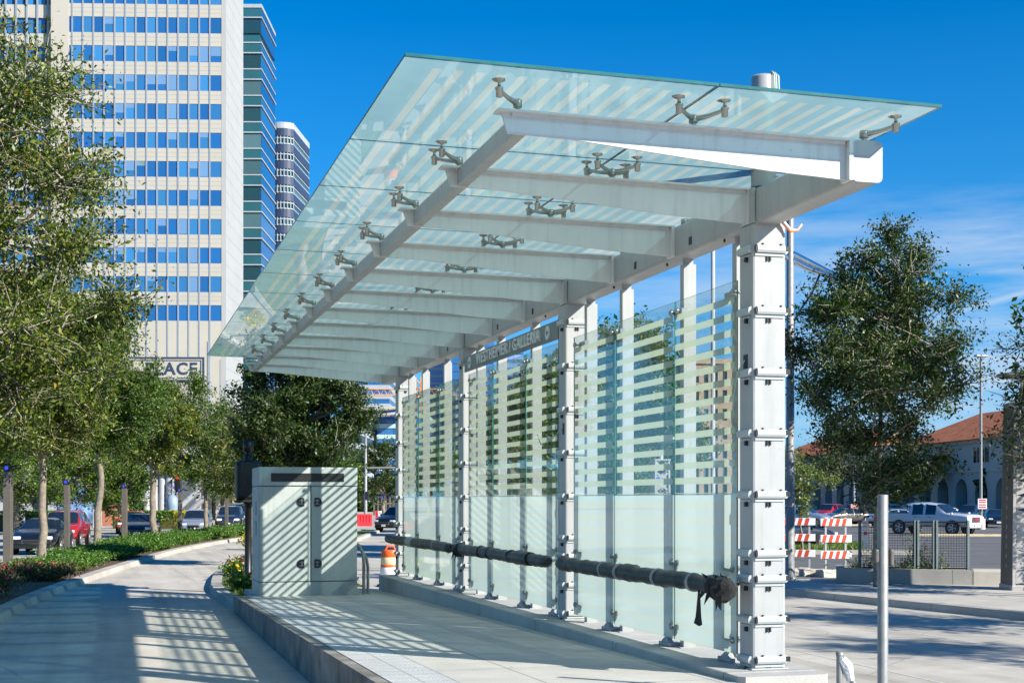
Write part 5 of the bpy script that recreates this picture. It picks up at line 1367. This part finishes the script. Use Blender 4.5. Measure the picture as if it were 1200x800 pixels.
banded('office_block', 'deep blue glass tower through the first pane of the middle glass bay', 529, 578, 385, 500, 0, M['darkblueglass'], M['bluepanel'], 22, .3)
banded('office_block', 'blue grey gridded tower in the middle of the second glass bay', 590, 613, 402, 460, 0, M['paleblueglass'], M['bluepanel'], 20, .35)
cr_ = thing('curved_roof', 'blue curved roof with two tan edge lines in front of the pale blue block', 'roof', at(440,318), -YAW)
k = 318/F
mb = MB(); mb.extr([(-30*k+60*k*i/10, zat(481+3*(i/10-.5)**2*-4,318)) for i in range(11)]+[(30*k,zat(487,318)),(-30*k,zat(488,318))], 0, 6, lambda p,q,a:(p,a,q)); mb.build('roof', paint('bright_blue_roof',(.03,.10,.38),.3), cr_)
mb = MB(); 
for dv in (-1.2,5.5): mb.tube([(-30*k+60*k*i/10,-.2,zat(481+dv-12*((i/10-.5)**2),318)) for i in range(11)],.42,6)
mb.build('edge_trim', M['cream'], cr_)
tb = thing('stone_tower', 'slim pink stone tower edge beside the gridded tower', 'tower', at(613,420), -YAW)
mb = MB(); mb.box(0,1.6,0,10,0,zat(430,420)); mb.build('wall', paint('pink_stone',(.52,.36,.28),.8), tb)
mb = MB()
for z in range(3,44,4): mb.box(.4,1.2,-.05,-.003,z,z+1.8)
mb.build('window', M['darkblueglass'], tb)
# tan office block behind the near bay
tn = thing('office_block', 'tan stone office block with dark square windows seen through the striped glass', 'office block', at(800,205), -YAW+R(4))
k = 205/F; h = zat(426,205); w = 78*k
mb = MB(); mb.box(0,w,.4,20,0,h-.2); mb.build('core', M['navy'], tn)
mb = MB(); nf, nc = 8, 7; fh = h/nf; cw = w/nc
for i in range(nf): mb.box(0,w,0,.395,fh*i+fh*.62,fh*(i+1))
for j in range(nc+1):
    for i in range(nf): mb.box(max(0,cw*j-cw*.26),min(w,cw*j+cw*.26),0,.395,fh*i,fh*i+fh*.618)
mb.box(-.02,w+.02,-.3,20.1,h+.003,h+.7)
mb.build('wall', paint('tan_stone',(.40,.295,.215),.85,var=.12,sc=1), tn)
for i in range(nf):
    for j in range(nc):
        mb = MB(); mb.box(cw*j+cw*.27,cw*(j+1)-cw*.27,.28,.36,fh*i+.02,fh*i+fh*.60); mb.build('window', M['tealwin'], tn)
# arcaded building with tiled roof on the right
M['arcwall'] = paint('cream_render', (.42,.42,.40), .85, var=.08, sc=.6)
m, t, out = nt('clay_tile'); b = N(t,'ShaderNodeBsdfPrincipled'); b.inputs['Roughness'].default_value = .8
g = N(t,'ShaderNodeNewGeometry'); nz = N(t,'ShaderNodeTexNoise'); nz.inputs['Scale'].default_value = 1.4; nz.inputs['Detail'].default_value = 6; t.links.new(g.outputs['Position'], nz.inputs['Vector'])
t.links.new(ramp(t, nz.outputs['Fac'], [(.3,(.46,.11,.03)),(.5,(.66,.18,.05)),(.7,(.75,.26,.085))]), b.inputs['Base Color']); t.links.new(b.outputs[0], out.inputs[0]); M['tile'] = m
q0, q1 = at(1215,138), at(905,230)
dv = (q1-q0).normalized(); W = (q1-q0).length; ang = math.atan2(dv.y, dv.x)
ab = thing('arcaded_building', 'long cream building with dark arches and red tiled roofs across the car park', 'building', q0, ang+math.pi)
# local x = towards the right end is 0; wall spans x in [-W,0]; local y away from the viewer is negative here -> use yy sign
S_ = 1 if (Vector((-dv.y,dv.x,0)) * -1).dot(FW) > 0 else -1
def by(y): return y*S_
def bbx(mb, x0,x1,y0,y1,z0,z1): a_, b_ = sorted((by(y0),by(y1))); mb.box(x0,x1,a_,b_,z0,z1)
EAV = 8.6; pitch = 5.1; na = int(W/pitch)
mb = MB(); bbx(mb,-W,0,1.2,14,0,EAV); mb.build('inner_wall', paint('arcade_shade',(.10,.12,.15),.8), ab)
mb = MB(); bbx(mb,-W,0,0,1.19,5.05,EAV)
for i in range(na):
    xc = -pitch*(i+.5); r = 1.55; zs = 2.9; segs = 12
    pts = [(-pitch/2,zs),(-pitch/2,5.05),(pitch/2,5.05),(pitch/2,zs),(r,zs)] + [(r*math.cos(math.pi*k/segs), zs+r*math.sin(math.pi*k/segs)) for k in range(1,segs)] + [(-r,zs)]
    a_, b_ = sorted((by(0),by(1.19)))
    v0 = len(mb.v)
    arc = [(r*math.cos(math.pi*k/segs), zs+r*math.sin(math.pi*k/segs)) for k in range(segs+1)]
    outer = [(pitch/2, zs)] + [(pitch/2*(1-2*(k)/(segs-2)) if 0 < k < segs-1 else (pitch/2 if k == 0 else -pitch/2), 5.047) for k in range(segs-1)] + [(-pitch/2, zs)]
    for y_ in (a_, b_):
        mb.add([(xc+p, y_, q) for p,q in arc]+[(xc+p, y_, q) for p,q in outer], [(k,k+1,segs+1+k+1,segs+1+k) for k in range(segs)])
    mb.add([(xc+p, a_, q) for p,q in arc]+[(xc+p, b_, q) for p,q in arc], [(k,k+1,segs+1+k+1,segs+1+k) for k in range(segs)])
    mb.box(xc-pitch/2, xc-r, a_, b_, 0, zs); mb.box(xc+r, xc+pitch/2, a_, b_, 0, zs)
mb.build('arcade_wall', M['arcwall'], ab)
mb = MB(); bbx(mb,-W,0,-.1,-.003,5.15,5.35); bbx(mb,-W,0,-.25,-.003,EAV-.4,EAV); mb.build('cornice', M['cream'], ab)
for i in range(na):
    if i % 2 == 0 and i < 12:
        mb = MB(); bbx(mb,-pitch*(i+.5)-1.9,-pitch*(i+.5)+1.9,-.02,-.004,6.15,7.75); w = mb.build('window', M['carglass'], ab)
        mb = MB()
        for e in (-.95,0,.95): bbx(mb,-pitch*(i+.5)+e-.06,-pitch*(i+.5)+e+.06,-.06,-.0205,6.15,7.75)
        mb.build('window_bar', M['arcwall'], w)
def hip(x0,x1,z,hr,nm):
    mb = MB(); y0, y1 = by(-.9), by(15); ym = by(7)
    v = [(x0,y0,z),(x1,y0,z),(x1,y1,z),(x0,y1,z),(x0+7,ym,z+hr),(x1-7,ym,z+hr)]
    mb.add(v, [(0,1,5,4),(2,3,4,5),(3,0,4),(1,2,5),(0,3,2,1)])
    o = mb.build(nm, M['tile'], ab)
    bm = bmesh.new(); bm.from_mesh(o.data); bmesh.ops.recalc_face_normals(bm, faces=bm.faces); bm.to_mesh(o.data); bm.free()
hip(-36,3,EAV+.004,3.7,'roof'); hip(-W-2,-W+34,EAV+.004,3.4,'roof')
mb = MB(); bbx(mb,-W+32,-35,.5,13,EAV+.004,EAV+.5); mb.build('parapet', M['arcwall'], ab)
# far tree belt / low city line that closes the horizon
tbm = np.random.default_rng(9)
def belt(nm, lab, u0, u1, D, h, n, seed):
    r_ = np.random.default_rng(seed); us = r_.uniform(u0,u1,n); hh = h*(.55+.45*np.sin(us*.11+seed)*np.sin(us*.047))
    z = np.abs(r_.random(n))**.7*hh; ds = D+r_.uniform(-6,6,n)
    pts = np.array([tuple(at(a,b,c)) for a,b,c in zip(us,ds,z)])
    tag(link(nm, leaf_mesh(nm, pts, D*.006, M['oakdark'], r_)), lab, 'trees', None, 'stuff')
belt('treeline', 'distant dark line of trees closing the avenue and the glass bays', 380, 930, 260, 9, 14000, 1)
belt('treeline', 'distant dark line of trees beyond the avenue behind the parked cars', -120, 330, 175, 8, 9000, 2)
# cranes
cn = thing('tower_crane', 'orange lattice tower crane mast above the farthest glass bay', 'crane', at(490.5,400), -YAW)
mb = MB(); k = 400/F
lat_h = zat(442,400)
for sx in (-1,1):
    for sy in (-1,1): mb.box(sx*.8-.18,sx*.8+.18,sy*.8-.18,sy*.8+.18,0,lat_h)
z = 0
while z < lat_h-2: 
    mb.tube([(-.8,-.8,z),(.8,-.8,z+1.8)],.16,4); mb.tube([(.8,-.8,z+1.8),(-.8,-.8,z+3.6)],.16,4); z += 3.6
mb.build('mast', paint('crane_orange',(.80,.30,.04),.5), cn)
mb = MB(); 
for dz in (0,1.7): mb.tube([(-24,0,lat_h-5+dz),(14,0,lat_h-5+dz)],.22,5)
for i in range(20): mb.tube([(-24+1.9*i,0,lat_h-5),(-23.05+1.9*i,0,lat_h-3.3),(-22.1+1.9*i,0,lat_h-5)],.12,4)
mb.build('jib', paint('crane_jib',(.75,.36,.14),.5), cn)

# ------------------------------------------------------------------ light, sky, camera
sund = Vector((1.18,-1.38,1.0)).normalized()        # towards the sun
el = math.asin(sund.z)
ld = bpy.data.lights.new('sun', 'SUN'); ld.energy = 5.0; ld.angle = R(.53); ld.color = (1,.95,.855)
lo_ = bpy.data.objects.new('sun', ld); COL.objects.link(lo_); lo_.rotation_euler = (-sund).to_track_quat('-Z','Y').to_euler(); lo_.location = (0,0,50)
w = bpy.data.worlds.new('World'); scene.world = w; w.use_nodes = True; t = w.node_tree; t.nodes.clear()
out = N(t,'ShaderNodeOutputWorld'); bg = N(t,'ShaderNodeBackground'); sky = N(t,'ShaderNodeTexSky', sky_type='NISHITA')
sky.sun_disc = False; sky.sun_elevation = el; sky.sun_rotation = math.atan2(sund.x, sund.y); sky.air_density = 1.0; sky.dust_density = .05; sky.ozone_density = 2.6; sky.altitude = 20
hs = N(t,'ShaderNodeHueSaturation'); hs.inputs['Saturation'].default_value = 1.15; hs.inputs['Value'].default_value = 1.0
t.links.new(mixc(t, 1.0, sky.outputs[0], (.50,1.0,1.46), 'MULTIPLY'), hs.inputs['Color'])
tc = N(t,'ShaderNodeTexCoord'); sx = N(t,'ShaderNodeSeparateXYZ'); t.links.new(tc.outputs['Generated'], sx.inputs[0])
# thin cirrus low on the right: stretched noise on the sky dome
mp = N(t,'ShaderNodeMapping'); mp.inputs['Rotation'].default_value = (R(6),R(-8),0); mp.inputs['Scale'].default_value = (2.2,2.2,17)
t.links.new(tc.outputs['Generated'], mp.inputs[0])
nz = N(t,'ShaderNodeTexNoise'); nz.inputs['Scale'].default_value = 2.3; nz.inputs['Detail'].default_value = 8; nz.inputs['Roughness'].default_value = .6; t.links.new(mp.outputs[0], nz.inputs['Vector'])
cl = ramp(t, nz.outputs['Fac'], [(.37,0),(.66,1)])
dt = N(t,'ShaderNodeVectorMath', operation='DOT_PRODUCT'); t.links.new(tc.outputs['Generated'], dt.inputs[0])
cd = at(1130,1000)-Vector((0,0,0)); cd = Vector((cd.x,cd.y,170)).normalized(); dt.inputs[1].default_value = cd
az = ramp(t, dt.outputs['Value'], [(.955,0),(.995,1)])
elv = ramp(t, sx.outputs['Z'], [(.03,.5),(.10,1),(.17,.75),(.215,0)])
cf = math_node(t,'MULTIPLY', math_node(t,'MULTIPLY', cl, az), math_node(t,'MULTIPLY', elv, .85))
# one contrail: a great-circle streak
def dirpx(u,v): d = RT*(u-600)+FW*F+Vector((0,0,HZ-v)); return d.normalized()
nrm = dirpx(1120,366).cross(dirpx(1210,340)).normalized()
d2 = N(t,'ShaderNodeVectorMath', operation='DOT_PRODUCT'); t.links.new(tc.outputs['Generated'], d2.inputs[0]); d2.inputs[1].default_value = nrm
st = ramp(t, math_node(t,'ABSOLUTE', d2.outputs['Value']), [(.0012,1),(.0042,0)])
d3 = N(t,'ShaderNodeVectorMath', operation='DOT_PRODUCT'); t.links.new(tc.outputs['Generated'], d3.inputs[0]); d3.inputs[1].default_value = dirpx(1230,334)
st = math_node(t,'MULTIPLY', st, ramp(t, d3.outputs['Value'], [(.994,0),(.9985,.75)]))
cf = math_node(t,'MAXIMUM', cf, math_node(t,'MULTIPLY', st, .8))
pale = mixc(t, ramp(t, sx.outputs['Z'], [(0,.62),(.08,.45),(.17,.22),(.32,0)]), hs.outputs[0], (1.5,4.3,8.4))
mixed = mixc(t, cf, pale, (6.4,7.4,8.6))
t.links.new(mixed, bg.inputs[0]); bg.inputs[1].default_value = .064; t.links.new(bg.outputs[0], out.inputs[0])
cam = bpy.data.cameras.new('camera'); co = bpy.data.objects.new('camera', cam); COL.objects.link(co)
cam.sensor_width = 36; cam.lens = 36*F/1200; cam.shift_y = (HZ-400)/1200; cam.clip_end = 6000; cam.clip_start = .1
co.location = (0,0,EYE); co.rotation_euler = (R(90),0,-YAW); scene.camera = co
scene.view_settings.view_transform = 'Standard'; scene.view_settings.look = 'None'; scene.view_settings.gamma = 1; scene.view_settings.use_curve_mapping = False
scene.view_settings.exposure = .75
cy = scene.cycles; cy.use_denoising = True; cy.max_bounces = 8; cy.transparent_max_bounces = 40; cy.diffuse_bounces = 3; cy.glossy_bounces = 4; cy.caustics_reflective = False; cy.caustics_refractive = False
try: cy.denoiser = 'OPENIMAGEDENOISE'; cy.denoising_input_passes = 'RGB_ALBEDO_NORMAL'
except Exception: pass
cy.sample_clamp_indirect = 8
